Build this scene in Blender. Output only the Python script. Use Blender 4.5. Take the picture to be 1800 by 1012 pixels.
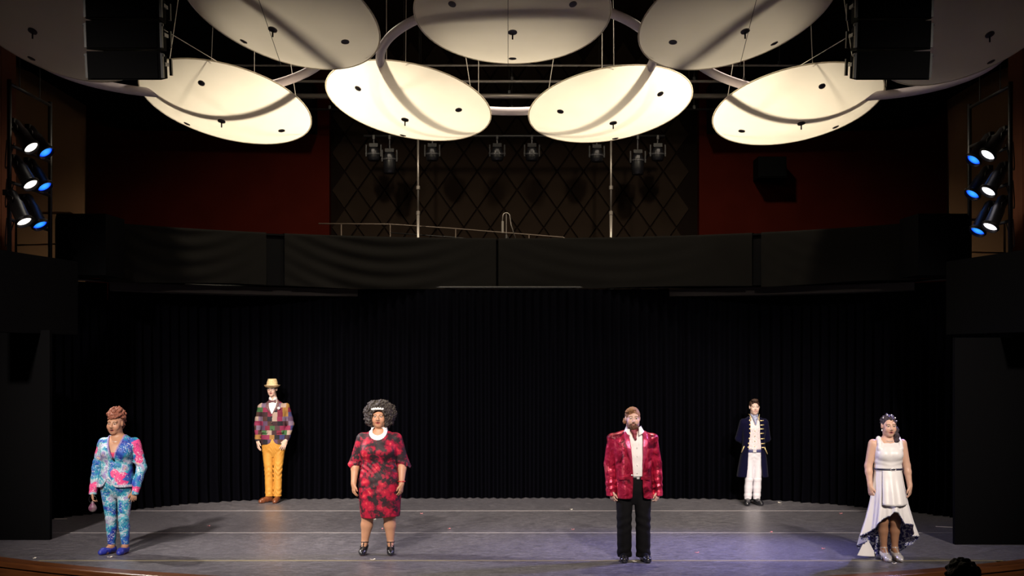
import bpy, math, random
import numpy as np
from mathutils import Vector, Matrix

for o in list(bpy.data.objects):
    bpy.data.objects.remove(o)
scene = bpy.context.scene
COL = scene.collection
random.seed(7)
RNG = np.random.default_rng(11)
PI = math.pi

# ------------------------------------------------------------------ camera
FPX, HOR, CAMH = 2300.0, 623.0, 2.35
cam_d = bpy.data.cameras.new('camera')
cam = bpy.data.objects.new('camera', cam_d)
COL.objects.link(cam)
cam.location = (0, 0, CAMH)
cam.rotation_euler = (PI / 2, 0, 0)
cam_d.sensor_width = 36.0
cam_d.lens = 36.0 * FPX / 1800.0
cam_d.shift_y = (HOR - 506.0) / 1800.0
cam_d.clip_end = 200
scene.camera = cam


def at(px, py, Y):
    return Vector(((px - 900.0) / FPX * Y, Y, CAMH + (HOR - py) / FPX * Y))


# ------------------------------------------------------------------ world, view, lights
world = bpy.data.worlds.new('world')
scene.world = world
world.use_nodes = True
bg = world.node_tree.nodes['Background']
bg.inputs[0].default_value = (0.9, 0.75, 0.65, 1)
bg.inputs[1].default_value = 0.004
vs = scene.view_settings
vs.view_transform = 'Standard'
vs.look = 'None'
vs.exposure = 0.0
vs.gamma = 1.0
vs.use_curve_mapping = False


def spot(name, loc, target, power, color, angle, radius=0.1, blend=0.5):
    d = bpy.data.lights.new(name, 'SPOT')
    d.energy = power
    d.color = color
    d.spot_size = math.radians(angle)
    d.spot_blend = blend
    d.shadow_soft_size = radius
    o = bpy.data.objects.new(name, d)
    COL.objects.link(o)
    o.location = loc
    v = Vector(target) - Vector(loc)
    o.rotation_euler = v.to_track_quat('-Z', 'Y').to_euler()
    return o


WARM = (1.0, 0.88, 0.76)
# front of house spots hung over the audience
for lx, tx, pw in ((-6.5, -3.6, 15500), (-3.0, -1.4, 11500), (3.0, 1.4, 9000), (6.5, 3.6, 10000)):
    spot('house_spot', (lx, 2.5, 8.4), (tx, 18.0, 0.9), pw, WARM, 26, 0.35, 0.9)
for lx, tx, pw in ((-3.6, -3.7, 8200), (3.6, 3.8, 7800)):
    spot('house_spot', (lx, 3.5, 7.6), (tx, 20.8, 0.8), pw, WARM, 14, 0.3, 0.8)
# lamps hung close above the white discs (above the upstage edge of each)
CANOPY_LAMPS = [(-2.75, 18.85, 7.9, 960), (2.75, 18.85, 7.9, 920), (0.0, 19.3, 7.9, 300),
                (-2.45, 16.1, 7.25, 85), (0.0, 16.95, 7.25, 95), (2.45, 16.1, 7.25, 66)]
for lx, ly, lz, pw in CANOPY_LAMPS:
    spot('canopy_lamp', (lx, ly, lz), (lx, ly + (0.15 if ly > 18 else -0.4), lz - 1.6), pw, (1.0, 0.86, 0.64), 138 if ly > 18 else 116, 0.16, 0.7)
# lamps of the two side ladders (their lenses are built with the ladders)
LEFT_LAMPS = [(54, 258, 16.72, 0), (53, 323, 16.70, 0), (42, 388, 16.50, 0),
              (80, 267, 17.25, 1), (78, 327, 17.21, 1), (70, 394, 17.05, 1)]
RIGHT_LAMPS = [(1737, 271, 16.90, 0), (1738, 335, 16.88, 0), (1741, 397, 16.82, 0),
               (1712, 280, 17.42, 1), (1710, 340, 17.47, 1), (1719, 405, 17.28, 1)]
LAMPDIR = Vector((0.60, -0.30, -0.745)).normalized()
LAMP_AIMS = [0.25, 0.42, 0.62]
for side, lst in ((1, LEFT_LAMPS), (-1, RIGHT_LAMPS)):
    for i, (px, py, Y, blue) in enumerate(lst):
        p = at(px, py, Y)
        tx = ([4.5, 3.6, 2.6] if blue and side > 0 else [4.5, 1.0, -3.0])[i % 3] * side
        if blue and side < 0:
            tx = [1.5, 3.0, 4.4][i % 3]
        tgt = (tx, 15.3 + 0.3 * blue, 0.6)
        if blue:
            spot('ladder_lamp', p + LAMPDIR * 0.05, tgt, 560 if side > 0 else 1150, (0.25, 0.26, 1.0), 34 if side > 0 else 44, 0.08, 0.9)
        else:
            spot('ladder_lamp', p + LAMPDIR * 0.05, tgt, 700 if side > 0 else 420, (1.0, 0.92, 0.82) if side > 0 else (0.80, 0.62, 1.0), 62, 0.08, 0.9)


# ------------------------------------------------------------------ materials
def mat(name, color=(0.5, 0.5, 0.5), rough=0.6, metal=0.0, spec=0.5, bump=None, var=None, sheen=0, emit=None, coord='Object'):
    m = bpy.data.materials.new(name)
    m.use_nodes = True
    nt = m.node_tree
    b = nt.nodes['Principled BSDF']
    b.inputs['Base Color'].default_value = (*color, 1)
    b.inputs['Roughness'].default_value = rough
    b.inputs['Metallic'].default_value = metal
    b.inputs['Specular IOR Level'].default_value = spec
    if sheen:
        b.inputs['Sheen Weight'].default_value = sheen
    if emit:
        b.inputs['Emission Color'].default_value = (*emit[0], 1)
        b.inputs['Emission Strength'].default_value = emit[1]
    m['tc'] = 0
    if bump or var:
        tc = nt.nodes.new('ShaderNodeTexCoord')
        if var:                                    # (scale, colour2, detail)
            n = nt.nodes.new('ShaderNodeTexNoise')
            n.inputs['Scale'].default_value = var[0]
            n.inputs['Detail'].default_value = 6
            nt.links.new(tc.outputs[coord], n.inputs['Vector'])
            r = nt.nodes.new('ShaderNodeValToRGB')
            r.color_ramp.elements[0].position = 0.35
            r.color_ramp.elements[0].color = (*color, 1)
            r.color_ramp.elements[1].position = 0.68
            r.color_ramp.elements[1].color = (*var[1], 1)
            nt.links.new(n.outputs['Fac'], r.inputs['Fac'])
            nt.links.new(r.outputs['Color'], b.inputs['Base Color'])
        if bump:                                   # (scale, strength, distance)
            n = nt.nodes.new('ShaderNodeTexNoise')
            n.inputs['Scale'].default_value = bump[0]
            n.inputs['Detail'].default_value = 4
            nt.links.new(tc.outputs[coord], n.inputs['Vector'])
            bp = nt.nodes.new('ShaderNodeBump')
            bp.inputs['Strength'].default_value = bump[1]
            bp.inputs['Distance'].default_value = bump[2]
            nt.links.new(n.outputs['Fac'], bp.inputs['Height'])
            nt.links.new(bp.outputs['Normal'], b.inputs['Normal'])
    return m


def nodes_of(m):
    nt = m.node_tree
    return nt, nt.nodes['Principled BSDF']


def ramp(nt, stops, interp='LINEAR'):
    r = nt.nodes.new('ShaderNodeValToRGB')
    cr = r.color_ramp
    cr.interpolation = interp
    while len(cr.elements) < len(stops):
        cr.elements.new(0.5)
    for e, (p, c) in zip(cr.elements, stops):
        e.position = p
        e.color = (*c, 1)
    return r


def math_n(nt, op, a, b=None):
    n = nt.nodes.new('ShaderNodeMath')
    n.operation = op
    for i, v in enumerate((a, b)):
        if v is None:
            continue
        if isinstance(v, (int, float)):
            n.inputs[i].default_value = v
        else:
            nt.links.new(v, n.inputs[i])
    return n.outputs[0]


def mix_n(nt, fac, a, b, blend='MIX'):
    n = nt.nodes.new('ShaderNodeMix')
    n.data_type = 'RGBA'
    n.blend_type = blend
    ins = [n.inputs[0], n.inputs[6], n.inputs[7]]
    for s, v in zip(ins, (fac, a, b)):
        if isinstance(v, (int, float)):
            s.default_value = v
        elif isinstance(v, tuple):
            s.default_value = (*v, 1)
        else:
            nt.links.new(v, s)
    return n.outputs[2]


# ------------------------------------------------------------------ mesh helpers
class MB:
    def __init__(self):
        self.v = []
        self.f = []

    def add(self, verts, faces):
        n = len(self.v)
        self.v.extend([tuple(p) for p in verts])
        self.f.extend([tuple(i + n for i in f) for f in faces])
        return self

    def box(self, c, s, M=None):
        c = Vector(c)
        vs_ = []
        for dx in (-1, 1):
            for dy in (-1, 1):
                for dz in (-1, 1):
                    p = Vector((dx * s[0] / 2, dy * s[1] / 2, dz * s[2] / 2))
                    if M is not None:
                        p = M @ p
                    vs_.append(p + c)
        return self.add(vs_, [(0, 1, 3, 2), (4, 6, 7, 5), (0, 4, 5, 1), (2, 3, 7, 6), (0, 2, 6, 4), (1, 5, 7, 3)])

    def tube(self, pts, r, n=8, closed=False, caps=True):
        pts = [Vector(p) for p in pts]
        k = len(pts)
        rs = r if isinstance(r, (list, tuple)) else [r] * k
        verts = []
        up = None
        for i, p in enumerate(pts):
            if closed:
                t = pts[(i + 1) % k] - pts[i - 1]
            else:
                t = pts[min(i + 1, k - 1)] - pts[max(i - 1, 0)]
            t.normalize()
            if up is None:
                up = Vector((0, 0, 1)) if abs(t.z) < 0.9 else Vector((1, 0, 0))
            a = up - t * up.dot(t)
            if a.length < 1e-6:
                a = t.orthogonal()
            a.normalize()
            up = a
            b = t.cross(a)
            for j in range(n):
                w = 2 * PI * j / n
                verts.append(p + (a * math.cos(w) + b * math.sin(w)) * rs[i])
        faces = []
        m = k if closed else k - 1
        for i in range(m):
            for j in range(n):
                a0 = i * n + j
                a1 = i * n + (j + 1) % n
                b0 = ((i + 1) % k) * n + j
                b1 = ((i + 1) % k) * n + (j + 1) % n
                faces.append((a0, a1, b1, b0))
        if not closed and caps:
            faces.append(tuple(range(n))[::-1])
            faces.append(tuple((k - 1) * n + j for j in range(n)))
        return self.add(verts, faces)

    def cyl(self, a, b, r, n=12):
        return self.tube([a, b], r, n)

    def lathe(self, prof, M=None, n=24, c=(0, 0, 0), caps=True):
        verts = []
        c = Vector(c)
        for (r, z) in prof:
            for j in range(n):
                w = 2 * PI * j / n
                p = Vector((r * math.cos(w), r * math.sin(w), z))
                if M is not None:
                    p = M @ p
                verts.append(p + c)
        faces = []
        k = len(prof)
        for i in range(k - 1):
            for j in range(n):
                faces.append((i * n + j, i * n + (j + 1) % n, (i + 1) * n + (j + 1) % n, (i + 1) * n + j))
        if caps and prof[0][0] > 1e-6:
            faces.append(tuple(range(n))[::-1])
        if caps and prof[-1][0] > 1e-6:
            faces.append(tuple((k - 1) * n + j for j in range(n)))
        return self.add(verts, faces)

    def ball(self, c, r, n=10, m=6, s=(1, 1, 1)):
        prof = [(r * math.sin(PI * i / m), -r * math.cos(PI * i / m)) for i in range(m + 1)]
        M = Matrix.Diagonal(Vector(s))
        return self.lathe(prof, M, n, c)

    def prism(self, poly, y0, y1):                 # polygon in XZ extruded along Y
        k = len(poly)
        verts = [(x, y0, z) for x, z in poly] + [(x, y1, z) for x, z in poly]
        faces = [tuple(range(k)), tuple(range(2 * k - 1, k - 1, -1))]
        for i in range(k):
            j = (i + 1) % k
            faces.append((j, i, i + k, j + k))
        return self.add(verts, faces)

    def slab(self, poly, z0, z1):                  # polygon in XY extruded along Z
        k = len(poly)
        verts = [(x, y, z0) for x, y in poly] + [(x, y, z1) for x, y in poly]
        faces = [tuple(range(k - 1, -1, -1)), tuple(range(k, 2 * k))]
        for i in range(k):
            j = (i + 1) % k
            faces.append((i, j, j + k, i + k))
        return self.add(verts, faces)

    def build(self, name, m, parent=None, smooth=False, loc=None):
        return obj(name, self.v, self.f, m, parent, smooth, loc)


def obj(name, v, f, m, parent=None, smooth=False, loc=None):
    me = bpy.data.meshes.new(name)
    me.from_pydata([tuple(p) for p in v] if not isinstance(v, np.ndarray) else v, [], f)
    me.validate()
    me.update()
    if smooth:
        me.polygons.foreach_set('use_smooth', [True] * len(me.polygons))
    if m is not None:
        me.materials.append(m)
    o = bpy.data.objects.new(name, me)
    COL.objects.link(o)
    if parent is not None:
        o.parent = parent
    if loc is not None:
        o.location = loc
    return o


def np_mesh(name, v, q, m, parent=None, col=None):
    """fast quad mesh from numpy arrays"""
    me = bpy.data.meshes.new(name)
    n, k = len(v), len(q)
    me.vertices.add(n)
    me.vertices.foreach_set('co', np.ascontiguousarray(v, np.float32).ravel())
    me.loops.add(k * 4)
    me.loops.foreach_set('vertex_index', np.ascontiguousarray(q, np.int32).ravel())
    me.polygons.add(k)
    me.polygons.foreach_set('loop_start', np.arange(0, 4 * k, 4, dtype=np.int32))
    me.polygons.foreach_set('use_smooth', np.ones(k, bool))
    me.update(calc_edges=True)
    if col is not None:
        a = me.attributes.new('Col', 'FLOAT_COLOR', 'POINT')
        c4 = np.ones((n, 4), np.float32)
        c4[:, :3] = col
        a.data.foreach_set('color', c4.ravel())
    me.materials.append(m)
    o = bpy.data.objects.new(name, me)
    COL.objects.link(o)
    if parent is not None:
        o.parent = parent
    return o


def tag(o, label=None, cat=None, group=None, kind=None):
    if label:
        o['label'] = label
    if cat:
        o['category'] = cat
    if group:
        o['group'] = group
    if kind:
        o['kind'] = kind
    return o


def thing(name, label, cat, loc=(0, 0, 0), group=None, rz=0):
    o = bpy.data.objects.new(name, None)
    o.empty_display_size = 0.2
    COL.objects.link(o)
    o.location = loc
    o.rotation_euler = (0, 0, rz)
    return tag(o, label, cat, group)


def struct(o):
    o['kind'] = 'structure'
    return o


M = {}
M['black_cloth'] = mat('black_cloth', (0.0016, 0.0016, 0.0026), 1.0, spec=0.0, bump=(60, 0.15, 0.004))
M['drape_cloth'] = mat('drape_cloth', (0.0062, 0.0058, 0.0055), 1.0, spec=0.01, bump=(80, 0.15, 0.004))
M['black_paint'] = mat('black_paint', (0.0018, 0.0018, 0.0022), 0.9, spec=0.05, bump=(25, 0.1, 0.003))
M['dark_metal'] = mat('dark_metal', (0.012, 0.012, 0.013), 0.45, 0.3)
M['black_plastic'] = mat('black_plastic', (0.0016, 0.0016, 0.0018), 0.8, spec=0.02, bump=(90, 0.1, 0.002))
M['steel'] = mat('steel', (0.30, 0.27, 0.25), 0.4, 0.6)
M['pipe_grey'] = mat('pipe_grey', (0.28, 0.26, 0.25), 0.5, 0.2)
M['brass'] = mat('brass', (0.45, 0.33, 0.17), 0.35, 0.8)
M['cable_mat'] = mat('cable_mat', (0.45, 0.42, 0.38), 0.5, 0.4)
M['black_cable'] = mat('black_cable', (0.01, 0.01, 0.01), 0.6)
# ================================================================== THE SETTING
# --- stage floor of vinyl strips with taped seams, bowed front edge in wood
SCX, SCY, SR = 0.1, 24.5, 11.2


def front_y(x):
    return SCY - math.sqrt(max(SR * SR - (x - SCX) ** 2, 0.01))


m = mat('vinyl_floor', (0.060, 0.056, 0.060), 0.36, spec=0.55)
nt, b = nodes_of(m)
tc = nt.nodes.new('ShaderNodeTexCoord')
mp = nt.nodes.new('ShaderNodeMapping')
mp.inputs['Scale'].default_value = (2.4, 7.0, 1)
nt.links.new(tc.outputs['Object'], mp.inputs['Vector'])
n1 = nt.nodes.new('ShaderNodeTexNoise')
n1.inputs['Scale'].default_value = 2.2
n1.inputs['Detail'].default_value = 9
n1.inputs['Roughness'].default_value = 0.7
nt.links.new(mp.outputs[0], n1.inputs['Vector'])
r1 = ramp(nt, [(0.30, (0.040, 0.038, 0.046)), (0.50, (0.080, 0.077, 0.093)), (0.74, (0.175, 0.168, 0.196))])
nt.links.new(n1.outputs['Fac'], r1.inputs['Fac'])
# scuff marks of shoes
mp2 = nt.nodes.new('ShaderNodeMapping')
mp2.inputs['Scale'].default_value = (3.0, 14.0, 1)
mp2.inputs['Rotation'].default_value = (0, 0, 0.25)
nt.links.new(tc.outputs['Object'], mp2.inputs['Vector'])
n2 = nt.nodes.new('ShaderNodeTexNoise')
n2.inputs['Scale'].default_value = 6.0
n2.inputs['Detail'].default_value = 8
n2.inputs['Distortion'].default_value = 1.2
nt.links.new(mp2.outputs[0], n2.inputs['Vector'])
r2 = ramp(nt, [(0.50, (0, 0, 0)), (0.64, (0.15, 0.142, 0.155))])
nt.links.new(n2.outputs['Fac'], r2.inputs['Fac'])
nt.links.new(mix_n(nt, 1.0, r1.outputs[0], r2.outputs[0], 'ADD'), b.inputs['Base Color'])
rr = nt.nodes.new('ShaderNodeMapRange')
rr.inputs['To Min'].default_value = 0.30
rr.inputs['To Max'].default_value = 0.48
nt.links.new(n1.outputs['Fac'], rr.inputs['Value'])
nt.links.new(rr.outputs[0], b.inputs['Roughness'])
bp = nt.nodes.new('ShaderNodeBump')
bp.inputs['Strength'].default_value = 0.12
bp.inputs['Distance'].default_value = 0.004
nt.links.new(n1.outputs['Fac'], bp.inputs['Height'])
nt.links.new(bp.outputs[0], b.inputs['Normal'])
M['vinyl'] = m
M['tape'] = mat('seam_tape', (0.30, 0.28, 0.30), 0.5, bump=(40, 0.1, 0.002))
M['yellow_tape'] = mat('front_tape', (0.26, 0.22, 0.13), 0.5)


def wood(name, c1, c2, sc=(0.6, 0.6, 14)):
    m = mat(name, c1, 0.38, spec=0.5)
    nt, b = nodes_of(m)
    tc = nt.nodes.new('ShaderNodeTexCoord')
    mp = nt.nodes.new('ShaderNodeMapping')
    mp.inputs['Scale'].default_value = sc
    nt.links.new(tc.outputs['Object'], mp.inputs['Vector'])
    n = nt.nodes.new('ShaderNodeTexNoise')
    n.inputs['Scale'].default_value = 3
    n.inputs['Detail'].default_value = 8
    n.inputs['Distortion'].default_value = 0.6
    nt.links.new(mp.outputs[0], n.inputs['Vector'])
    r = ramp(nt, [(0.3, c1), (0.7, c2)])
    nt.links.new(n.outputs['Fac'], r.inputs['Fac'])
    nt.links.new(r.outputs[0], b.inputs['Base Color'])
    return m


M['stage_wood'] = wood('stage_wood', (0.085, 0.026, 0.008), (0.17, 0.058, 0.018))
M['wall_wood'] = wood('wall_wood', (0.075, 0.026, 0.014), (0.11, 0.040, 0.021), (4, 4, 0.5))

XS = [-9 + 18 * i / 72 for i in range(73)]
base = [(x, front_y(x) + 0.05) for x in XS] + [(9, 23.4), (-9, 23.4)]
floor = struct(MB().slab(base, -1.0, -0.012).build('floor', M['black_paint']))
SEAMS = [14.93, 17.27, 19.70, 22.1]
lo = None
for i, hi in enumerate(SEAMS + [23.3]):
    pts = []
    a = []
    bb = []
    for x in XS:
        y0 = front_y(x) + 0.10
        if lo is not None:
            y0 = max(y0, lo + 0.004)
        if y0 < hi - 0.004:
            a.append((x, y0))
            bb.append((x, hi - 0.004))
    MB().slab(a + bb[::-1], -0.012, 0.0).build('floor_panel', M['vinyl'], floor)
    lo = hi
for y, mm, w in ((14.93, M['yellow_tape'], 0.045), (17.27, M['tape'], 0.04), (19.70, M['tape'], 0.045)):
    xe = 8.5
    while front_y(xe) + 0.15 > y - 0.05:
        xe -= 0.1
    MB().box((0.1, y, 0.001), (2 * xe, w, 0.0024)).build('seam_tape', mm, floor)

# wooden nosing and fascia boards of the stage front
trim = MB()
N = 96
prof = [(-0.10, 0.006), (0.10, 0.006), (0.115, -0.002), (0.115, -0.055), (0.09, -0.065), (-0.10, -0.065)]
v, f = [], []
A0, A1 = PI * 1.5 - 0.95, PI * 1.5 + 0.95
for i in range(N + 1):
    w = A0 + (A1 - A0) * i / N
    for (dr, z) in prof:
        r = SR + dr
        v.append((SCX + r * math.cos(w), SCY + r * math.sin(w), z))
k = len(prof)
for i in range(N):
    for j in range(k):
        f.append((i * k + j, i * k + (j + 1) % k, (i + 1) * k + (j + 1) % k, (i + 1) * k + j))
tr = struct(obj('trim_1', v, f, M['stage_wood']))
for bz in range(3):
    v, f = [], []
    z1 = -0.072 - bz * 0.31
    z0 = z1 - 0.30
    prof = [(0.05, z0), (0.09, z0 + 0.006), (0.09, z1 - 0.006), (0.05, z1)]
    k = 4
    for i in range(N + 1):
        w = A0 + (A1 - A0) * i / N
        for (dr, z) in prof:
            r = SR + dr
            v.append((SCX + r * math.cos(w), SCY + r * math.sin(w), z))
    for i in range(N):
        for j in range(k):
            f.append((i * k + j, i * k + (j + 1) % k, (i + 1) * k + (j + 1) % k, (i + 1) * k + j))
    obj('fascia_board', v, f, M['stage_wood'], tr)

# raked audience floor
M['carpet'] = mat('carpet', (0.02, 0.008, 0.008), 0.95, spec=0.1, bump=(200, 0.3, 0.004))
v = [(-9, -4, 1.85), (9, -4, 1.85), (9, 13.0, -1.0), (-9, 13.0, -1.0), (9, 17, -1.0), (-9, 17, -1.0),
     (-9, -4, 1.5), (9, -4, 1.5), (9, 13.0, -1.3), (-9, 13.0, -1.3), (9, 17, -1.3), (-9, 17, -1.3)]
f = [(0, 1, 2, 3), (3, 2, 4, 5), (6, 9, 8, 7), (9, 11, 10, 8), (0, 6, 7, 1), (5, 4, 10, 11), (0, 3, 9, 6), (3, 5, 11, 9), (1, 7, 8, 2), (2, 8, 10, 4)]
struct(obj('floor_audience', v, f, M['carpet']))

# --- back wall: diamond panelled middle, red panels, tan ends
BW = 23.0
M['lattice_base'] = mat('lattice_base', (0.0055, 0.0036, 0.003), 0.9, spec=0.0)
M['diamond'] = mat('diamond_panel', (0.012, 0.0082, 0.0062), 0.85, spec=0.0, var=(3, (0.0145, 0.0098, 0.0074)), bump=(40, 0.1, 0.003))
M['red_wall'] = mat('red_wall', (0.025, 0.0034, 0.002), 0.9, spec=0.0, var=(2.5, (0.030, 0.004, 0.0024)), bump=(50, 0.1, 0.003))
M['tan_wall'] = mat('tan_wall', (0.42, 0.24, 0.13), 0.85, spec=0.1, bump=(50, 0.1, 0.003))
M['dark_wall'] = mat('dark_wall', (0.012, 0.008, 0.007), 0.9, bump=(30, 0.1, 0.003))
wb = struct(MB().box((0, BW + 0.35, 5.0), (19, 0.4, 10.4)).build('wall_back', M['lattice_base']))
X0, X1 = -3.20, 3.28
dw, dh = 0.47, 0.66
me = None
cnt = 0
for r_ in range(0, 13):
    z = 3.6 + r_ * dh / 2
    for c_ in range(0, 15):
        x = X0 + dw / 2 * (r_ % 2) + c_ * dw
        if x < X0 + 0.15 or x > X1 - 0.15:
            continue
        if me is None:
            g = 0.012
            hw, hh = dw / 2 - g, dh / 2 - g
            pv = [(-hw, 0, 0), (0, 0, -hh), (hw, 0, 0), (0, 0, hh)]
            pv2 = [(p[0] * 0.95, -0.02, p[2] * 0.95) for p in pv]
            o = obj('wall_panel', pv + pv2, [(4, 5, 6, 7), (0, 1, 5, 4), (1, 2, 6, 5), (2, 3, 7, 6), (3, 0, 4, 7)], M['diamond'], wb)
            me = o.data
        else:
            o = bpy.data.objects.new('wall_panel', me)
            COL.objects.link(o)
            o.parent = wb
        o.location = (x, BW + 0.148, z)
        cnt += 1
for s, xa, xb in ((-1, -7.45, -3.20), (1, 3.28, 7.62)):
    MB().box(((xa + xb) / 2, BW + 0.03, 5.0), (xb - xa, 0.22, 2.63 * 2 - 0.02)).build('red_panel', M['red_wall'], wb)
for s, xa, xb in ((-1, -9.4, -7.47), (1, 7.64, 9.4)):
    MB().box(((xa + xb) / 2, BW + 0.05, 5.0), (xb - xa, 0.18, 7.0)).build('tan_panel', M['tan_wall'], wb)

# black sloping bulkheads under the ceiling at both sides
for nm, s in (('left', -1), ('right', 1)):
    pl = [(s * 8.9, 7.45), (s * 8.4, 7.28), (s * 6.75, 6.28), (s * 3.4, 6.20), (s * 3.4, 7.0), (s * 8.9, 9.9)]
    if s > 0:
        pl = pl[::-1]
    struct(MB().prism(pl, BW - 0.75, BW - 0.14).build('trim_bulkhead_' + nm, M['black_paint']))

# side walls of wood boards, box parapets
for nm, s in (('left', -1), ('right', 1)):
    w = struct(MB().box((s * 7.42, 9.0, 4.6), (0.3, 20.0, 12.0)).build('wall_' + nm, M['dark_wall']))
    for i in range(9):
        y = 18.72 - i * 0.56
        MB().box((s * 7.235, y, 4.75), (0.07, 0.545, 5.9)).build('wall_board', M['wall_wood'], w)
    # parapet of the side box: lower black wall
    pl = [(s * 6.16, 15.2), (s * 5.84, 17.6), (s * 6.05, 17.65), (s * 6.40, 15.2)]
    pl = pl if s > 0 else pl[::-1]
    struct(MB().slab(pl, 2.62, 3.60).build('wall_box_' + nm, M['black_paint']))
    pl = [(s * 5.62, 18.1), (s * 5.60, 18.9), (s * 6.6, 18.9), (s * 6.3, 18.1)]
    pl = pl if s > 0 else pl[::-1]
    struct(MB().slab(pl, 3.45, 4.30).build('wall_pier_' + nm, M['black_paint']))

# ceiling with reddish slats
ceil = struct(MB().box((0, 9.5, 9.95), (18.5, 27.5, 0.2)).build('ceiling', M['black_paint']))
M['slat'] = wood('ceiling_slat', (0.10, 0.025, 0.012), (0.15, 0.045, 0.02), (0.5, 8, 8))
me = None
for i in range(34):
    if me is None:
        o = MB().box((0, 0, 0), (17.0, 0.12, 0.14)).build('ceiling_slat', M['slat'], ceil)
        me = o.data
    else:
        o = bpy.data.objects.new('ceiling_slat', me)
        COL.objects.link(o)
        o.parent = ceil
    o.location = (0, 12.2 + i * 0.24, 9.78)

# gallery parapet (curved) and its deck
GR, GCY = 7.86, 13.64


def arc_pt(w, r=GR):
    return (r * math.sin(w), GCY + r * math.cos(w))


WM = math.asin(5.72 / GR)
ws = [-WM + 2 * WM * i / 60 for i in range(61)]
poly = [arc_pt(w, GR + 0.05) for w in ws] + [arc_pt(w, GR + 0.25) for w in ws[::-1]]
par = struct(MB().slab(poly[::-1], 3.44, 4.22).build('wall_gallery', M['black_paint']))
poly = [arc_pt(w, GR + 0.02) for w in ws] + [arc_pt(w, GR + 0.29) for w in ws[::-1]]
MB().slab(poly[::-1], 4.225, 4.25).build('parapet_cap', M['black_paint'], par)
# deck of the gallery between parapet and back wall
poly = [arc_pt(w, GR + 0.26) for w in ws] + [(7.0, BW - 0.1), (-7.0, BW - 0.1)]
struct(MB().slab(poly[::-1], 3.30, 3.42).build('floor_gallery', M['dark_wall']))


# black drapes pinned over the parapet
def drape(px0, px1, label, seed, z_top=4.262, z_bot=3.43, swag=1.0):
    rng = random.Random(seed)
    w0 = math.asin(max(-1, min(1, (px0 - 900) / FPX * 19.6 / GR))) if False else None
    # angle on the arc by bisection from pixel column
    def w_of(px):
        a, b_ = -1.2, 1.2
        for _ in range(50):
            c = (a + b_) / 2
            x, y = arc_pt(c)
            if 900 + FPX * x / y < px:
                a = c
            else:
                b_ = c
        return (a + b_) / 2
    wa, wb_ = w_of(px0), w_of(px1)
    nu, nv = 90, 36
    ph = rng.random() * 6
    v, f = [], []
    for j in range(nv + 1):
        t = j / nv
        for i in range(nu + 1):
            u = i / nu
            w = wa + (wb_ - wa) * u
            z = z_top - (z_top - z_bot) * t
            # swagged folds sagging between the pinned corners
            sag = 4 * u * (1 - u)
            d = 0.020 + 0.012 * math.sin(22 * (t - 0.55 * sag) + ph) * swag * math.exp(-((u - 0.38) / 0.33) ** 2) + 0.006 * math.sin(31 * u + 3 * t + ph) * t
            if t < 0.02:
                d = 0.012
            x, y = arc_pt(w, GR + 0.02 - d)
            z -= 0.02 * math.sin(5 * u + ph) * t
            v.append((x, y, z))
    # fold the top over the cap
    top = []
    for i in range(nu + 1):
        w = wa + (wb_ - wa) * i / nu
        x, y = arc_pt(w, GR + 0.24)
        top.append((x, y, z_top - 0.004))
    n0 = len(v)
    v += top
    for j in range(nv):
        for i in range(nu):
            a = j * (nu + 1) + i
            f.append((a, a + 1, a + nu + 2, a + nu + 1))
    for i in range(nu):
        f.append((n0 + i, n0 + i + 1, i + 1, i))
    o = obj('parapet_drape', v, f, M['drape_cloth'], None, True)
    tag(o, label, 'drape', 'black drapes over the gallery parapet')


drape(176, 468, 'black cloth with deep curved swags over the gallery parapet above the hat wearer', 1, swag=1.5)
drape(500, 872, 'black cloth with small fan of folds at its corner, below the sloping handrail', 2, swag=1.3)
drape(876, 1322, 'smooth black cloth over the parapet below the right tall pole', 3, swag=0.35)
drape(1338, 1618, 'plain dark cloth over the parapet below the red wall with the dark speaker box', 4, swag=0.2)

# --- curtains
CP = [(-6.95, 17.9), (-6.6, 18.7), (-5.9, 19.8), (-4.9, 20.85), (-3.9, 21.3), (-2.0, 21.42), (0, 21.45), (2.0, 21.42), (3.9, 21.25), (4.9, 20.75), (5.9, 19.7), (6.55, 18.7), (6.9, 17.9)]


def smooth_path(P, n):
    P = np.array(P, float)
    d = np.r_[0, np.cumsum(np.hypot(*np.diff(P, axis=0).T))]
    s = np.linspace(0, d[-1], 400)
    x, y = np.interp(s, d, P[:, 0]), np.interp(s, d, P[:, 1])
    kk = np.hanning(31)
    kk /= kk.sum()
    for _ in range(2):
        x[15:-15] = np.convolve(x, kk, 'valid')
        y[15:-15] = np.convolve(y, kk, 'valid')
    d = np.r_[0, np.cumsum(np.hypot(np.diff(x), np.diff(y)))]
    s = np.linspace(0, d[-1], n)
    return np.interp(s, d, x), np.interp(s, d, y), d[-1]


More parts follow.
